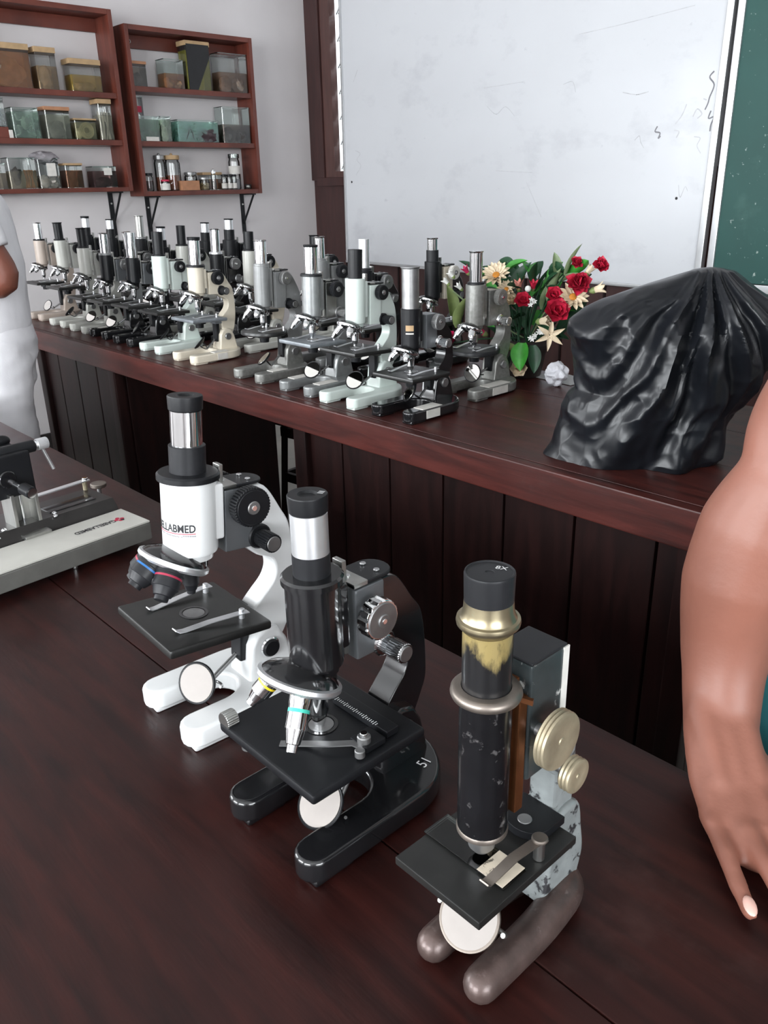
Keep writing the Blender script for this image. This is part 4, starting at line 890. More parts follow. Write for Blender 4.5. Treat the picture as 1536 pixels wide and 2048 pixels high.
# ---------------------------------------------------------------- sectioning instrument at the bench end
t = thing('sliding_microtome', 'grey and black metal sectioning instrument with a pale label strip, beyond the white microscope', 'instrument', (-1.222, .552, FB), 6)
M['strip'] = pm('pale_grey_strip', (.50, .49, .45), .45, .1, .06, 20); M['castgrey'] = pm('cast_grey_metal', (.13, .128, .118), .45, .3, .1, 40)
M['rail'] = pm('dark_sliding_rail', (.022, .020, .019), .35, .2, .2, 30)
mb = MB(); mb.box((0, -.31, .027), (.088, .62, .030), 'castgrey', bev=.003); mb.box((0, -.31, .0435), (.086, .618, .0035), 'strip', bev=.001); mb.build('front_bar', t)
MB().cyl(.0035, .0445, .0458, 'charcoal', T((.004, -.028, 0)), 18).build('hole', t)
for y in (-.13, -.5): MB().cyl(.005, 0, .014, 'chrome', T((.02, y, 0)), 18).build('foot', t)
for y in (-.1, -.5): MB().cyl(.008, 0, .016, 'dullsteel', T((-.1, y, 0)), 18).build('foot', t)
vs, fs = text_verts('GABELLABMED', .0155, 'LEFT', .0004); mb = MB()
X = T((-.006, -.038, .0456)) @ Matrix(((0, 1, 0, 0), (-1, 0, 0, 0), (0, 0, 1, 0), (0, 0, 0, 1)))
mb.raw([Vector((v.x*.70, v.y, 0)) for v in vs], fs, 'ink', X)
for dx, dy in ((0, .0045), (.0055, -.001), (-.0055, -.001), (0, -.006)): mb.lathe([(0, .0003), (.0036, .0003), (.0036, 0)], 'redink', T((-.001+dx, -.030+dy, .0454)), 16)
mb.build('lettering', t)
mb = MB()
mb.prism([(-.145, .014), (-.048, .014), (-.048, .036), (-.056, .050), (-.066, .060), (-.145, .060)], 0, .62, 'rail', Matrix(((1, 0, 0, 0), (0, 0, -1, 0), (0, 1, 0, 0), (0, 0, 0, 1))), .002)
mb.build('rail_body', t)
mb = MB(); mb.box((-.098, -.065, .0605), (.030, .085, .002), 'black', bev=.0008); mb.build('slot', t)
mb = MB()
mb.strip([(-.135, -.135, .076), (-.138, -.002, .078)], .012, .002, 'satin', side=(1, 0, 0)); mb.box((-.128, -.140, .070), (.02, .012, .022), 'steel')
mb.cyl(.005, .078, .083, 'chrome', T((-.138, -.008, 0)), 16)
mb.build('lever', t)
mb = MB(); mb.cyl(.004, .060, .077, 'brass', T((-.138, -.010, 0)), 14); mb.build('spring', t)
mb = MB(); mb.cyl(.015, .026, .034, 'brassdull', T((-.225, .062, 0)), 28); mb.cyl(.004, 0, .026, 'dullsteel', T((-.225, .062, 0)), 14); mb.build('levelling_disc', t)
mb = MB()
mb.box((-.098, -.150, .078), (.012, .044, .075), 'steel', bev=.0015); mb.box((-.066, -.150, .047), (.052, .044, .006), 'steel', bev=.001)
for s_ in (-1, 1): mb.box((-.080, -.150+s_*.019, .078), (.028, .006, .070), 'steel', bev=.001)
mb.cyl(.003, .04, .115, 'chrome', T((-.084, -.150, 0)), 12)
mb.build('clamp_bracket', t)
mb = MB(); mb.box((-.115, -.165, .140), (.075, .085, .070), 'blackm', bev=.004); mb.build('carriage', t)
mb = MB(); mb.cyl(.010, -.30, -.105, 'blackm', T((-.098, 0, .174)) @ RX(-90), 22); mb.build('cross_rod', t)
mb = MB(); mb.cyl(.0055, -.107, -.100, 'chrome', T((-.098, 0, .174)) @ RX(-90), 18); mb.knurl(.0095, -.101, -.083, 'satin', T((-.098, 0, .174)) @ RX(-90), 30, .05); mb.tube([(-.098, -.092, .165), (-.097, -.080, .128)], .0028, 'satin', n=12); mb.build('clamp_screw', t)
mb = MB()
mb.tube([(-.078, -.165, .135), (-.035, -.158, .126)], .0045, 'chrome', n=14); mb.tube([(-.044, -.159, .128), (-.024, -.156, .124)], .0095, 'blackm', n=20); mb.tube([(-.0245, -.156, .124), (-.0225, -.1557, .1236)], .008, 'chrome', n=20)
mb.cyl(.014, .0, .006, 'black', T((-.0775, -.167, .138)) @ AX, 24)
mb.build('feed_handle', t)
mb = MB(); mb.cyl(.012, .17, .30, 'dullsteel', T((-.125, -.185, 0)), 24); mb.build('post', t)
mb = MB(); mb.ball((-.150, -.135, .178), (.010, .016, .010), 'blackm'); mb.build('ball_knob', t)
mb = MB()
for x_, y_ in ((-.062, -.108), (-.075, -.103), (-.06, -.205), (-.05, -.225), (-.07, -.19)): mb.ball((x_, y_, .061 if x_ < -.06 else .054), (.004, .004, .003), 'chrome', n=12)
mb.build('screw', t)

# ---------------------------------------------------------------- black plastic bag pulled over a tall object
def interp(tab, z):
    for (a, x0), (b, x1) in zip(tab, tab[1:]):
        if z <= b: 
            k = (z-a)/(b-a); return x0+(x1-x0)*k
    return tab[-1][1]
Lt = [(0, -.148), (.02, -.140), (.09, -.138), (.112, -.128), (.128, -.112), (.15, -.116), (.193, -.131), (.227, -.140), (.25, -.132), (.268, -.110), (.285, -.075), (.313, -.0), (.336, .066)]
Rt = [(0, .138), (.013, .150), (.07, .150), (.095, .156), (.14, .185), (.176, .210), (.218, .240), (.245, .246), (.262, .236), (.283, .205), (.316, .155), (.336, .130)]
def ridged(p): return 1-2*abs(noise.noise(p))
def bag(u, v):
    th = 2*pi*u; z = .334*min(1, v/.94); cap = max(0, (v-.94)/.06)
    zz = min(z, .336); l, r = interp(Lt, zz), interp(Rt, zz); cx, a = (l+r)/2, (r-l)/2
    b = (.105+.02*sin(pi*z/.34))*(1 if z < .2 else sqrt(max(.02, 1-((z-.2)/.142)**2)))
    b *= .8+.2*min(1, a/.12)
    c, s = cos(th), sin(th); q = 2.4
    x = cx+a*math.copysign(abs(c)**(2/q), c); y = b*math.copysign(abs(s)**(2/q), s)
    k = 1-.999*cap; x = cx+(x-cx)*k; y *= k
    # folds fan out from the peak
    p = Vector((x-.09, y, (z-.345)*1.0)); d = p.length
    ang = atan2(x-.10, .36-z)+.6*atan2(y, .2)
    f = .5+.5*sin(2*pi*(ang*2.3+.5*noise.noise(Vector((x*5, y*5, z*5)))))
    f2 = .5+.5*sin(2*pi*(ang*5.6+.8*noise.noise(Vector((x*9, y*9+4, z*9)))))
    amp = min(1, d/.12)*(1-cap)
    dsp = amp*(.024*(f-.5)+.010*(f2**1.8-.35)*min(1, z/.1)+.007*(noise.noise(Vector((x*9, y*9, z*7+3))))+.0055*(ridged(Vector((x*15+5, y*15, z*9)))-.5)+.003*(ridged(Vector((x*34+5, y*34, z*28)))-.5))
    dsp *= .35+.65*abs(s)
    fl = max(0, 1-z/.07)*max(0, cos(th-pi*1.08))**6
    n = Vector((c/max(a, .02), s/max(b, .02), 0)).normalized()
    return (x+n.x*dsp-.016*fl, y+n.y*dsp-.014*fl, max(.0, z+.006*sin(cap*pi/2)+.004*amp*noise.noise(Vector((x*8, y*8, 2)))*(1 if z > .01 else 0)))
t = thing('plastic_bag', 'black plastic bag pulled over something tall, standing on the long bench by the flowers', 'bag', (-.757, 1.345, BB+.0005), 28.9)
mb = MB(); mb.grid(bag, 320, 190, 'plastic', None, True); mb.f.append(tuple(range(320))[::-1]); mb.fm.append(0); mb.build('bag_film', t, 60)
mb = MB()
def hem(u, v):
    x, y, z = bag(.40+.32*u, 0); k = v
    out = Vector((x, y, 0)).normalized()
    w = .5+.5*sin(u*19)+.4*sin(u*43); e = sin(pi*min(1, max(0, u)))
    return (x+out.x*(.004+.012*k*e), y+out.y*(.004+.012*k*e), .0005+.018*(1-k)*(1+.5*w)*e)

# ---------------------------------------------------------------- potted artificial flowers
M['petal_cream'] = pm('cream_petal', (.72, .60, .43), .6, 0, .12, 40); M['petal_red'] = pm('red_petal', (.50, .012, .045), .6, 0, .25, 60)
M['petal_crim'] = pm('crimson_petal', (.42, .01, .07), .6, 0, .2, 60); M['petal_pink'] = pm('pink_petal', (.62, .14, .22), .6, 0, .25, 30); M['petal_salmon'] = pm('salmon_petal', (.65, .25, .20), .6, 0, .2, 30)
M['petal_white'] = pm('white_petal', (.75, .75, .72), .6, 0, .06, 30); M['disc'] = pm('orange_disc', (.52, .20, .02), .7, 0, .3, 120)
M['leaf_bright'] = pm('bright_green_leaf', (.05, .28, .035), .5, 0, .25, 40); M['leaf_dark'] = pm('dark_green_leaf', (.012, .055, .022), .5, 0, .3, 40)
M['leaf_olive'] = pm('olive_leaf', (.20, .26, .09), .55, 0, .2, 40); M['leaf_pale'] = pm('pale_sage_leaf', (.20, .27, .14), .55, 0, .2, 40); M['pot'] = pm('dark_brown_pot', (.020, .013, .011), .45, 0, .3, 60, .2, 60)
PB = Vector((-1.338, 1.745, BB))
pt = thing('potted_flowers', 'artificial bouquet of red, pink and cream flowers in a dark brown pot', 'flower pot', PB)
MB().lathe([(0, 0), (.047, 0), (.050, .004), (.058, .05), (.066, .085), (.070, .088), (.070, .098), (.066, .100), (.062, .094), (0, .088)], 'pot', None, 40).build('pot', pt)
CAMP = Vector((0, 0, 1.35))
def petal(mb, X, L, W, m, cup=.3, tip=.0, nu=5, nv=7):
    def f(u, v):
        w = W*sin(pi*min(1, (v*.92+.08)))**.7*(1-tip*v); x = (u-.5)*w
        return (x, L*v, cup*L*v*v+abs(u-.5)**2*w*1.2)
    mb.grid(f, nu, nv, m, X)
def facing(p, tw=0, up=.25):
    d = (CAMP-p); d = Vector((d.x, d.y, d.z)).normalized()*.75+(p-(PB+Vector((0, 0, .08)))).normalized()*.7+Vector((0, 0, up))
    return T(p-PB) @ toward(d) @ RZ(tw)
rnd = random.Random(3)
def rose(p, s, m, nm='rose'):
    mb = MB(); X = facing(p)
    for ring, (n, L, tilt) in enumerate(((3, .55, 78), (5, .8, 62), (6, .95, 40), (6, 1.0, 18))):
        for k in range(n):
            petal(mb, X @ RZ(360*k/n+ring*33+rnd.uniform(-8, 8)) @ T((0, .08*s, 0)) @ RX(tilt), s*L, s*L*1.05, m, .25)
    mb.ball((0, 0, .12*s), .22*s, m, X, 12); mb.build(nm, pt, 60)
def carn(p, s, m, nm='carnation'):
    mb = MB(); X = facing(p)
    for k in range(34):
        petal(mb, X @ RZ(k*137.5) @ RX(85-k*2.1+rnd.uniform(-6, 6)), s*(.75+.3*rnd.random()), s*.7, m, rnd.uniform(-.3, .4), -.5, 5, 5)
    mb.build(nm, pt, 60)
def daisy(p, s):
    mb = MB(); X = facing(p)
    for lay, n in ((0, 12), (1, 11)):
        for k in range(n): petal(mb, X @ RZ(360*k/n+lay*16+rnd.uniform(-4, 4)) @ T((0, .12*s, 0)) @ RX(12+lay*14+rnd.uniform(-6, 6)), s*(1-.15*lay), s*.36, 'petal_cream', .12)
    o = mb.build('daisy', pt, 60); mb = MB(); mb.ball((0, 0, .10*s), (.26*s, .26*s, .16*s), 'disc', X, 16); mb.build('flower_centre', o)
def bud(p, s, m, nm='rosebud', d=None):
    mb = MB(); X = T(p-PB) @ toward(d) if d else T(p-PB) @ toward((p-(PB+Vector((0, 0, .1))))+Vector((0, 0, .05)))
    for k in range(5): petal(mb, X @ RZ(72*k) @ T((0, .26*s, -.4*s)) @ RX(84), s*1.7, s*.9, m, -.22, .3)
    mb.lathe([(0, -.5*s), (.3*s, -.3*s), (.36*s, .2*s), (.15*s, .9*s), (0, 1.1*s)], m, X, 14)
    o = mb.build(nm, pt, 60); mb = MB(); mb.lathe([(0, -.75*s), (.2*s, -.6*s), (.38*s, -.3*s), (.40*s, -.05*s), (.3*s, -.1*s)], 'leaf_olive', X, 14); mb.build('sepal', o)
def lily(p, s, star=False):
    mb = MB(); X = facing(p, rnd.uniform(0, 60), -.3 if star else .2)
    for k in range(6): petal(mb, X @ RZ(60*k) @ T((0, .05*s, 0)) @ RX(20 if star else 50), s*1.25, s*.55, 'petal_cream', -.25 if star else -.1, .6)
    mb.build('lily', pt, 60)
def leaf(p, L, W, m, d, nm='leaf', roll=0):
    """blade whose middle is at p, pointing along d"""
    d = Vector(d).normalized(); X = T(p-PB) @ d.to_track_quat('Y', 'Z').to_matrix().to_4x4() @ RY(roll) @ T((0, -L*.5, 0))
    mb = MB(); petal(mb, X, L, W, m, -.12, .25, 7, 9); mb.build(nm, pt, 60)
def star(p, s):
    mb = MB()
    for q in range(4):
        o = Vector((rnd.uniform(-1, 1), rnd.uniform(-1, 1), rnd.uniform(-1, 1)))*s*.8; X = facing(p+o)
        for k in range(5): petal(mb, X @ RZ(72*k) @ RX(12), s*.7, s*.34, 'petal_white', .0)
    mb.build('baby_breath', pt, 60)
V = Vector
for p in ((-1.367, 1.660, 1.134), (-1.162, 1.700, 1.092)): daisy(V(p), .036)
daisy(V((-1.345, 1.675, 1.100)), .024)
rose(V((-1.333, 1.680, 1.070)), .022, 'petal_cream', 'cream_rose'); rose(V((-1.280, 1.660, 1.076)), .024, 'petal_red'); rose(V((-1.203, 1.680, 1.093)), .024, 'petal_red')
rose(V((-1.179, 1.660, 1.059)), .034, 'petal_red'); rose(V((-1.464, 1.60, .968)), .027, 'petal_crim')
carn(V((-1.150, 1.700, 1.122)), .036, 'petal_red'); carn(V((-1.186, 1.740, 1.165)), .021, 'petal_red'); carn(V((-1.118, 1.740, 1.162)), .026, 'petal_red')
bud(V((-1.318, 1.690, 1.105)), .017, 'petal_salmon'); bud(V((-1.281, 1.700, 1.107)), .016, 'petal_red'); bud(V((-1.412, 1.60, 1.145)), .014, 'petal_crim'); bud(V((-1.43, 1.69, .979)), .020, 'petal_crim')
bud(V((-1.302, 1.635, .964)), .027, 'petal_pink', 'tulip', (-.75, -.5, -.25)); bud(V((-1.360, 1.760, 1.126)), .014, 'petal_salmon')
bud(V((-1.114, 1.720, 1.111)), .020, 'petal_cream', 'lily_bud', (.8, .5, .3)); bud(V((-1.214, 1.650, 1.036)), .022, 'petal_cream', 'lily_bud', (.8, .1, .15)); lily(V((-1.190, 1.655, 1.005)), .030, True); bud(V((-1.164, 1.760, 1.145)), .017, 'petal_cream', 'lily_bud', (.4, .4, .8))
for p in ((-1.462, 1.60, 1.133), (-1.480, 1.60, 1.114), (-1.434, 1.60, 1.104)): bud(V(p), .013, 'petal_white', 'white_bud')
for p in ((-1.239, 1.650, 1.077), (-1.211, 1.640, 1.007), (-1.226, 1.640, 1.001)): star(V(p), .011)
mb = MB(); mb.ball(V((-1.281, 1.680, 1.106))-PB, .008, 'petal_white', n=14); mb.build('white_bud', pt)
rose(V((-1.280, 1.655, .912)), .024, 'petal_cream', 'cream_rose')
leaf(V((-1.340, 1.700, 1.158)), .065, .040, 'leaf_bright', (.6, .3, .45), roll=20); leaf(V((-1.322, 1.705, 1.130)), .085, .055, 'leaf_dark', (.25, .2, .8), roll=30)
leaf(V((-1.424, 1.700, 1.095)), .06, .045, 'leaf_bright', (-.5, .2, .7)); leaf(V((-1.469, 1.60, 1.071)), .08, .05, 'leaf_olive', (-.1, 0, 1)); leaf(V((-1.43, 1.60, 1.045)), .085, .045, 'leaf_olive', (.2, 0, 1))
for p, d, L in (((-1.198, 1.74, 1.175), (.25, .2, 1), .085), ((-1.243, 1.74, 1.162), (-.15, 0, 1), .06), ((-1.195, 1.735, 1.135), (.7, .3, .4), .06), ((-1.240, 1.73, 1.115), (.25, 0, .9), .09), ((-1.262, 1.73, 1.09), (.2, 0, 1), .08)): leaf(V(p), L, .030, 'leaf_pale', d, roll=rnd.uniform(-30, 30))
leaf(V((-1.263, 1.640, .945)), .07, .055, 'leaf_bright', (.15, -.35, -.8), roll=10); leaf(V((-1.235, 1.655, .94)), .07, .04, 'leaf_dark', (.3, -.2, -.8)); leaf(V((-1.30, 1.64, .925)), .06, .04, 'leaf_dark', (-.3, -.2, -.7))
for k in range(70):
    a = rnd.uniform(0, 2*pi); e = rnd.uniform(.1, 1.2); R_ = rnd.uniform(.05, .15)
    p = PB+V((cos(a)*R_*1.2, sin(a)*R_*.55, .10+rnd.uniform(0, .19)))
    leaf(p, rnd.uniform(.05, .09), rnd.uniform(.028, .045), 'leaf_dark' if k % 5 else 'leaf_bright', (cos(a), sin(a)*.6-.2, rnd.uniform(-.2, 1)), roll=rnd.uniform(-60, 60))
mb = MB()
for k in range(24):
    a = 2*pi*k/24*2.4; q = V((cos(a)*.15*(.5+.5*(k % 3)/2)+(0.05 if k % 2 else -.06), sin(a)*.06, .21+.06*(k % 4)/3))
    mb.tube(catmull([(cos(a)*.02, sin(a)*.02, .08), (q.x*.4, q.y*.4, q.z*.6), q], 5), .0022, 'leaf_dark', n=6)
mb.tube(catmull([(.02, 0, .1), (.1, -.02, .2), (.20, -.01, .255)], 6), .002, 'leaf_pale', n=6); mb.tube(catmull([(.0, 0, .1), (-.07, -.08, .16), (-.125, -.142, .225)], 6), .002, 'leaf_pale', n=6); mb.tube(catmull([(.0, 0, .1), (-.07, -.08, .1), (-.125, -.145, .09)], 6), .002, 'leaf_dark', n=6)
mb.build('stems', pt)
# loose paper by the pot
mb = MB(); b = bmesh.new(); bmesh.ops.create_icosphere(b, subdivisions=4, radius=.024)
for v in b.verts: v.co *= 1+.55*ridged(v.co*45)*.6+.2*noise.noise(v.co*110)
zmin = min(v.co.z for v in b.verts)
mb.bm(b, pm('crumpled_white_paper', (.62, .62, .66), .7, 0, .1, 60), T((0, 0, -zmin*.0)))
o = mb.build('crumpled_paper', None, 12); o.location = (-1.196, 1.700, BB-zmin); tag(o, 'crumpled ball of white paper beside the flower pot', 'paper')
mb = MB(); mb.grid(lambda u, v: ((u-.5)*.14, (v-.5)*.09, .0012+.003*abs(noise.noise(Vector((u*4, v*3, 1))))), 16, 12, pm('grey_paper', (.40, .40, .40), .7, 0, .08, 20))
o = mb.build('paper_sheet'); o.location = (-1.232, 1.779, BB); o.rotation_euler = (0, 0, radians(-8)); tag(o, 'flat greyish sheet of paper between the flower pot and the black bag', 'paper')

# ---------------------------------------------------------------- people
def fuse(mb, name, parent, mat, voxel, sm=4, wrinkle=None, label=None):
    o = mb.build('shape'); r = o.modifiers.new('r', 'REMESH'); r.mode = 'VOXEL'; r.voxel_size = voxel
    s = o.modifiers.new('s', 'SMOOTH'); s.iterations = sm; s.factor = .5
    dg = bpy.context.evaluated_depsgraph_get(); me = bpy.data.meshes.new_from_object(o.evaluated_get(dg))
    bpy.data.objects.remove(o); me.name = name; me.materials.clear(); me.materials.append(M[mat])
    me.polygons.foreach_set('material_index', [0]*len(me.polygons)); me.polygons.foreach_set('use_smooth', [True]*len(me.polygons))
    if wrinkle:
        amp, sc = wrinkle; ns = [v.normal.copy() for v in me.vertices]
        for v, n in zip(me.vertices, ns):
            q = Vector((v.co.x*sc[0], v.co.y*sc[1], v.co.z*sc[2])); v.co += n*amp*(ridged(q)-.4+.5*ridged(q*2.1))
    me.update(); o = bpy.data.objects.new(name, me); COL.objects.link(o); o.parent = parent
    if label: o['label'] = label
    return o
def limb(mb, pts, k=5, n=20, ref=None, rc=True):
    """pts: (x,y,z,r) or (x,y,z,a,b)"""
    P = catmull([p[:3] for p in pts], k); R = []
    for i in range(len(P)):
        u = i/k; j = min(int(u), len(pts)-2); w = u-j
        a0, b0 = pts[j][3], pts[j][-1]; a1, b1 = pts[j+1][3], pts[j+1][-1]; R.append((a0+(a1-a0)*w, b0+(b1-b0)*w))
    mb.tube(P, R, 'skin', None, n, True, ref, None, rc)
def head(mb, X):
    mb.ball((0, 0, .02), (.076, .094, .098), 'skin', X, 28); mb.ball((0, -.022, -.045), (.058, .068, .062), 'skin', X, 24)
    mb.tube([(0, -.085, .02), (0, -.104, -.015), (0, -.098, -.025)], [(.008, .008), (.015, .012), (.012, .008)], 'skin', X, 12)
    mb.tube([(-.02, -.086, -.052), (0, -.092, -.053), (.02, -.086, -.052)], [(.006, .006), (.008, .009), (.006, .006)], 'skin', X, 10)
    for s_ in (-1, 1): mb.ball((s_*.077, .012, -.005), (.010, .020, .032), 'skin', X, 14)
    limb_pts = [(0, .012, -.05, .055), (0, .025, -.13, .052), (0, .03, -.19, .06)]
    P = [X @ Vector(q[:3]) for q in limb_pts]; mb.tube(P, [(q[3], q[3]) for q in limb_pts], 'skin', None, 20)
M['lip'] = pm('lip_skin', (.16, .05, .045), .5)
def face(parent, X, skin):
    for s_ in (-1, 1):
        e = MB().ball((s_*.031, -.079, .012), (.013, .010, .0095), 'petal_white', X, 16).build('eye', parent)
        MB().ball((s_*.031, -.086, .012), (.0055, .004, .0055), 'ink', X, 12).build('iris', e)
        mb = MB(); mb.tube([(s_*.016, -.090, .032), (s_*.032, -.091, .037), (s_*.047, -.080, .033)], .0035, 'hair', X, 8); mb.build('eyebrow', parent)
    mb = MB(); mb.tube([(-.022, -.087, -.053), (0, -.0985, -.054), (.022, -.087, -.053)], [(.003, .002), (.006, .005), (.003, .002)], 'lip', X, 8); mb.build('lips', parent)
def hair_cap(parent, X, long=False):
    mb = MB()
    def f(u, v):
        th = 2*pi*u; ph = v*(2.0 if sin(th) > .0 else 1.25); k = 1+.03*noise.noise(Vector((cos(th)*6, sin(th)*6, ph*5)))
        return (.083*sin(ph)*cos(th)*k, .006+.100*sin(ph)*sin(th)*k, .022+.106*cos(ph)*k)
    mb.grid(f, 48, 14, 'hair', X, True); mb.ball((0, .09, .0), (.045, .04, .045), 'hair', X, 18); mb.build('hair', parent)
def finger(mb, base, d, up, segs, radii, curl):
    """chain of phalanges from base; d forward, up; curl degrees at each joint"""
    p = Vector(base); d = Vector(d).normalized(); up = Vector(up); ax = d.cross(up).normalized(); pts = [p.copy()]; rs = [(radii[0], radii[0]*.92)]
    for L, r, c in zip(segs, radii[1:], curl):
        d = Matrix.Rotation(-radians(c), 3, ax) @ d
        pts.append(p+d*L*.55); rs.append((r*.95, r*.90)); p = p+d*L; pts.append(p.copy()); rs.append((r, r*.92))
    mb.tube(pts, rs, 'skin', None, 16, True, up, None, True); return p, d

# the person leaning a hand on the bench in front
RT = V((-.02, .93, 0))
pr_ = thing('person', 'person in a teal top resting a bare hand on the near bench edge', 'person', RT)
def L_(x, y, z): return V((x, y, z))-RT
mb = MB()
HX = T(L_(-.01, .87, 1.53)) @ RX(12); head(mb, HX)
Wp = V((-.257, .670, .851)); A = V((.72, -.69, 0)).normalized(); Lv = V((.69, .72, 0)).normalized(); U = V((0, 0, 1))
def arm(pts): limb(mb, [(*(V(p[:3])-RT), *p[3:]) for p in pts], 6, 24, (.93, .35, 0))
arm([(-.225, .905, 1.36, .052), (-.243, .835, 1.245, .047), (-.264, .765, 1.150, .0445), (-.265, .742, 1.100, .040), (-.279, .735, 1.045, .052), (-.286, .728, .985, .053), (-.284, .718, .93, .045, .041), (-.278, .706, .895, .039, .0345), (-.268, .690, .864, .036, .030), (-.258, .674, .850, .0345, .0262), (-.240, .655, .838, .034, .0225)])
hp = [(-.006, .0, .0, .0335, .0245), (.012, .0, -.009, .037, .024), (.035, .0, -.019, .041, .021), (.060, .003, -.027, .0445, .0185), (.082, .003, -.031, .044, .0155), (.090, .003, -.033, .041, .012)]
P = [Wp+A*q[0]+Lv*q[1]+U*q[2]-RT for q in hp]; mb.tube(P, [(q[3], q[4]) for q in hp], 'skin', None, 28, True, Lv, None, True)
tips = []
for off, fw, z, segs, rad, yaw in ((-.0335, .085, -.032, (.042, .029, .024), (.0108, .0096, .0089, .0078), 0), (-.0085, .096, -.029, (.048, .031, .024), (.0110, .0100, .0092, .0082), -3), (.0155, .100, -.028, (.051, .033, .025), (.0116, .0104, .0096, .0084), -5), (.0385, .094, -.030, (.047, .029, .024), (.0112, .0102, .0094, .0082), -8)):
    d = Matrix.Rotation(radians(-yaw), 3, 'Z') @ A
    tips.append(finger(mb, Wp+A*(fw-.012)+Lv*off+U*(z+.003)-RT, d, U, segs, rad, (5, 6, -6)))
    mb.ball(Wp+A*(fw-.002)+Lv*off+U*(z+.007)-RT, (.0105, .0115, .006), 'skin', None, 12)
    mb.tube([Wp+A*.015+Lv*off*.55+U*.004-RT, Wp+A*(fw-.015)+Lv*off+U*(z+.012)-RT], .004, 'skin', None, 8)
tt, td = finger(mb, Wp+A*.012+Lv*.026-U*.022-RT, A*.62+Lv*.8, U, (.040, .032, .026), (.0145, .0135, .0118, .0095), (4, -4, 0))
mb.ball(Wp+A*.028+Lv*.033-U*.027-RT, (.024, .022, .017), 'skin', None, 16)
for q in (-.016, .0, .016): mb.tube([V((-.279, .708, .895))+Lv*q*.8-RT, V((-.264, .680, .866))+Lv*q-RT, Wp+A*.050+Lv*q*1.1-U*.012-RT], [(.018, .018), (.018, .018), (.012, .010)], 'skin', None, 12, True, None, None, True)
# ulna bump at the wrist
mb.ball(V((-.284, .680, .880))-RT, (.009, .009, .013), 'skin', None, 12)
# the other arm and the rest of the body under the clothes
limb(mb, [(*L_(.20, .93, 1.36), .05), (*L_(.25, .95, 1.22), .045), (*L_(.27, .95, 1.08), .042), (*L_(.265, .90, .97), .040), (*L_(.25, .86, .86), .032)], 5)
P = [L_(.25, .86, .86), L_(.247, .85, .82), L_(.243, .84, .78)]; mb.tube(P, [(.03, .022), (.04, .018), (.036, .012)], 'skin', None, 20, True, (.2, 1, 0), None, True)
for k in range(4): finger(mb, L_(.243, .808+.0235*k, .775), (0, -.12+.08*k, -1), (1, 0, 0), (.035, .024, .02), (.010, .0095, .009, .0078), (12, 14, 8))
finger(mb, L_(.24, .80, .81), (-.1, -.6, -.8), (1, 0, 0), (.035, .028, .022), (.0125, .0115, .0105, .009), (5, 8, 4))
limb(mb, [(*L_(-.02, .93, 1.38), .10, .07), (*L_(-.04, .93, 1.2), .14, .10), (*L_(-.09, .93, .95), .12, .085)], 5, 28, (1, 0, 0))
for s_ in (-1, 1): limb(mb, [(*L_(-.115+s_*.085, .93, .84), .075), (*L_(-.05+s_*.09, .92, .46), .055), (*L_(-.05+s_*.09, .95, .06), .036)], 5)
body = fuse(mb, 'body', pr_, 'skin', .0034, 14)
for i, (p, d) in enumerate(tips):
    side = V((0, 0, 1)); X = T(p+side*.0052-d*.0015) @ Matrix((( *d.cross(side).normalized(), 0), (*d, 0), (*side, 0), (0, 0, 0, 1))).transposed().to_4x4()
    X = T(p+side*.0050-d*.001) @ d.to_track_quat('Y', 'Z').to_matrix().to_4x4() @ RX(-12)
    MB().ball((0, 0, 0), (.0058 if i else .0052, .0085, .0026), 'nail', X, 16).build('fingernail', body)
face(pr_, HX, 'skin'); hair_cap(pr_, HX)
mb = MB(); limb(mb, [(*L_(-.118, .925, .775), .200, .136), (*L_(-.118, .925, .80), .199, .135), (*L_(-.110, .925, .90), .190, .128), (*L_(-.075, .93, 1.04), .165, .118), (*L_(-.04, .93, 1.2), .18, .125), (*L_(-.025, .925, 1.32), .185, .095), (*L_(-.02, .93, 1.385), .12, .07)], 5, 36, (1, 0, 0))
limb(mb, [(*L_(-.13, .93, 1.365), .07), (*L_(-.215, .900, 1.352), .071), (*L_(-.236, .86, 1.30), .068), (*L_(-.243, .83, 1.252), .064)], 5, 24, None, False); limb(mb, [(*L_(.11, .93, 1.365), .07), (*L_(.192, .932, 1.352), .07), (*L_(.225, .938, 1.30), .067), (*L_(.245, .945, 1.235), .062)], 5, 24, None, False)
fuse(mb, 'shirt', pr_, 'teal', .008, 4, (.003, (7, 7, 4)))
mb = MB(); limb(mb, [(*L_(-.110, .925, .90), .165, .100), (*L_(-.118, .925, .80), .178, .110)], 5, 30, (1, 0, 0))
for s_ in (-1, 1): limb(mb, [(*L_(-.115+s_*.085, .93, .82), .105), (*L_(-.055+s_*.09, .92, .46), .085), (*L_(-.05+s_*.09, .945, .07), .078)], 5)
fuse(mb, 'trousers', pr_, 'navy', .012, 3, (.003, (6, 6, 12)))
for s_ in (-1, 1): MB().tube([(L_(-.05+s_*.09, .99, .035)), (L_(-.05+s_*.09, .93, .04)), (L_(-.05+s_*.095, .86, .032))], [(.036, .034), (.04, .038), (.04, .03)], 'black', None, 18, True, (1, 0, 0), None, True).build('shoe', pr_)

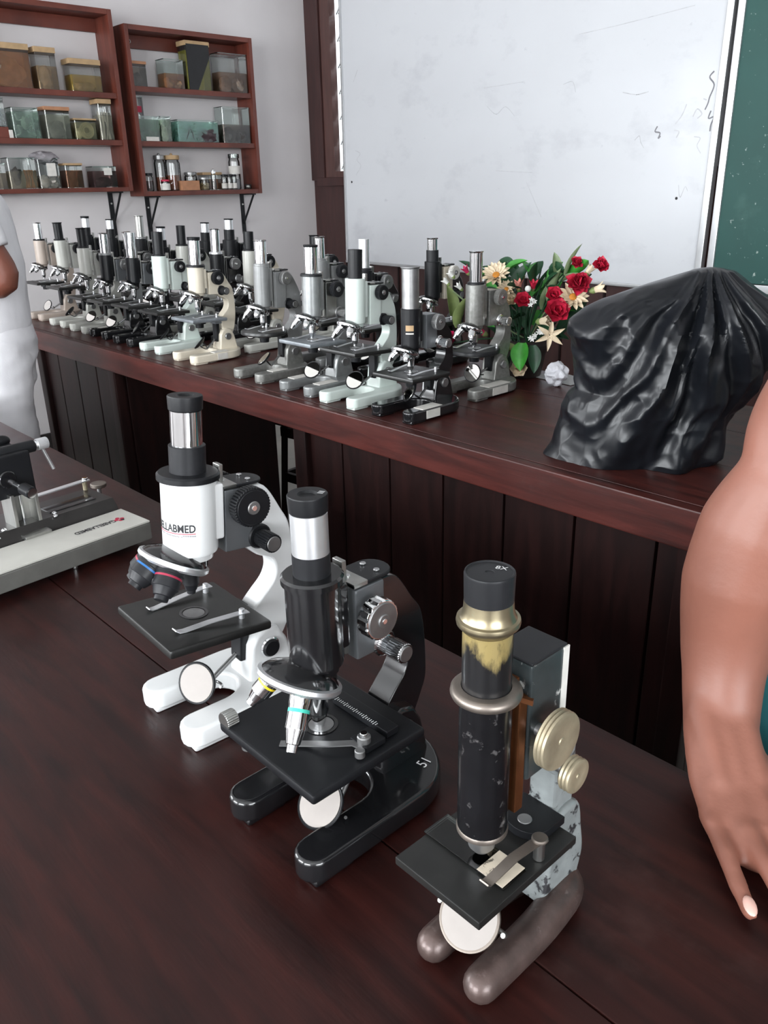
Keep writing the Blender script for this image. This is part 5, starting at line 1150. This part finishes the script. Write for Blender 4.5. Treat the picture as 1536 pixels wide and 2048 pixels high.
# the person in white beyond the bench end, seen from behind
pl_ = thing('person', 'person in white tunic and trousers with a bent bare elbow, standing before the shelves', 'person', (-2.773, .846, 0), -19.1)
mb = MB(); HX = T((0, -.06, 1.57)) @ RX(10); head(mb, HX)
limb(mb, [(0, .0, 1.37, .10, .07), (0, .01, 1.2, .13, .09), (0, 0, .95, .13, .10)], 5, 28, (1, 0, 0))
def forearm(s_, e, w, h): 
    limb(mb, [(s_*.180, .0, 1.34, .05), (s_*.208, .045, 1.23, .045), (*e, .044), ((e[0]+w[0])/2, (e[1]+w[1])/2, (e[2]+w[2])/2, .042), (*w, .030)], 5)
    P = [V(w), V(w)+V(h)*.05, V(w)+V(h)*.09]; mb.tube(P, [(.03, .022), (.038, .018), (.036, .012)], 'skin', None, 18, True, (0, 0, 1), None, True)
    for k in range(4): finger(mb, V(w)+V(h)*.085+V((0, 0, .028-.019*k)), h, (s_, 0, 0), (.036, .024, .02), (.010, .0095, .009, .0078), (16, 18, 10))
    finger(mb, V(w)+V(h)*.03+V((-s_*.01, 0, .03)), V(h)+V((0, 0, .5)), (s_, 0, 0), (.035, .028, .022), (.0125, .0115, .0105, .009), (5, 8, 4))
forearm(1, (.222, .080, 1.120), (.17, -.15, 1.11), (-.25, -.95, .1)); forearm(-1, (-.222, .04, 1.11), (-.15, -.18, 1.06), (.25, -.95, .1))
for s_ in (-1, 1): limb(mb, [(s_*.085, 0, .85, .08), (s_*.095, .02, .46, .055), (s_*.095, .05, .06, .036)], 5)
body = fuse(mb, 'body', pl_, 'skin2', .006, 4)
face(pl_, HX, 'skin2'); hair_cap(pl_, HX)
mb = MB(); limb(mb, [(0, .0, .985, .172, .138), (0, .01, 1.06, .165, .130), (0, .018, 1.18, .172, .128), (0, .015, 1.30, .178, .115), (0, .0, 1.385, .12, .075)], 5, 36, (1, 0, 0))
for s_ in (-1, 1): limb(mb, [(s_*.10, .0, 1.365, .07), (s_*.175, .003, 1.348, .070), (s_*.200, .028, 1.28, .067), (s_*.213, .052, 1.20, .066)], 5, 24, None, False)
fuse(mb, 'tunic', pl_, 'whitecloth', .008, 4, (.005, (6, 6, 5)))
mb = MB(); limb(mb, [(0, 0, 1.03, .155, .118), (0, .005, .93, .178, .140), (0, .0, .84, .172, .130)], 5, 32, (1, 0, 0))
for s_ in (-1, 1): limb(mb, [(s_*.085, 0, .88, .112, .120), (s_*.092, -.008, .70, .105, .108), (s_*.095, -.008, .50, .10, .110), (s_*.098, .01, .30, .098, .105), (s_*.098, .02, .07, .095, .10)], 5, 24, (1, 0, 0))
fuse(mb, 'trousers', pl_, 'whitecloth', .009, 3, (.006, (5, 5, 13)))
for s_ in (-1, 1): MB().tube([(s_*.097, .10, .035), (s_*.097, .03, .04), (s_*.10, -.08, .032)], [(.036, .034), (.04, .038), (.04, .03)], 'black', None, 18, True, (1, 0, 0), None, True).build('shoe', pl_)
# ---------------------------------------------------------------- light, camera
w = bpy.data.worlds.new('sky'); SC.world = w; w.use_nodes = True
nt = w.node_tree; bg = nt.nodes['Background']
sky = nt.nodes.new('ShaderNodeTexSky'); sky.sky_type = 'HOSEK_WILKIE'; sky.turbidity = 9; sky.sun_direction = (-.3, -.5, .8)
mx = nt.nodes.new('ShaderNodeMixRGB'); mx.inputs[0].default_value = .8; mx.inputs[2].default_value = (.9, .95, 1, 1)
nt.links.new(sky.outputs[0], mx.inputs[1]); nt.links.new(mx.outputs[0], bg.inputs['Color']); bg.inputs['Strength'].default_value = 2.5
def daylight(name, loc, rot, sx, sy, e, c=(.93, .97, 1)):
    l = bpy.data.lights.new(name, 'AREA'); l.shape = 'RECTANGLE'; l.size = sx; l.size_y = sy; l.energy = e; l.color = c
    o = bpy.data.objects.new(name, l); COL.objects.link(o); o.location = loc; o.rotation_euler = [radians(a) for a in rot]
    return o
for (a, b, z0, z1) in SOP: daylight('window_daylight', ((a+b)/2, YS-.25, (z0+z1)/2+.1), (90, 0, 0), b-a, z1-z0, 230)
a, b, z0, z1 = EOP[0]; daylight('window_daylight', (XE+.25, (a+b)/2, (z0+z1)/2), (90, 0, 90), b-a, z1-z0, 190)
daylight('window_daylight', (XW-.25, -2.1, 1.7), (90, 0, -90), 1.9, 1.5, 130)
a, b, z0, z1 = WOP; daylight('window_daylight', ((a+b)/2-.45, YW+.5, (z0+z1)/2+.1), (-90, 0, 0), b-a+1.1, z1-z0+.3, 26)
cam = bpy.data.cameras.new('camera'); cam.sensor_fit = 'HORIZONTAL'; cam.sensor_width = 36; cam.lens = 36*1621.4/1536; cam.clip_start = .02
co = bpy.data.objects.new('camera', cam); COL.objects.link(co); SC.camera = co
yw, pt, rl = radians(137.448), radians(21.868), radians(1.280)
f = Vector((cos(yw)*cos(pt), sin(yw)*cos(pt), -sin(pt))); ri = Vector((sin(yw), -cos(yw), 0)); dn = f.cross(ri)
r_ = cos(rl)*ri+sin(rl)*dn; d_ = -sin(rl)*ri+cos(rl)*dn
co.matrix_world = Matrix(((r_.x, -d_.x, -f.x, 0), (r_.y, -d_.y, -f.y, 0), (r_.z, -d_.z, -f.z, 1.35), (0, 0, 0, 1)))
vs_ = SC.view_settings; vs_.view_transform = 'Standard'; vs_.look = 'None'; vs_.exposure = -.05; vs_.gamma = 1; vs_.use_curve_mapping = False
SC.cycles.use_denoising = True; SC.cycles.max_bounces = 10; SC.cycles.transparent_max_bounces = 24; SC.cycles.caustics_reflective = False; SC.cycles.caustics_refractive = False; SC.cycles.sample_clamp_indirect = 6
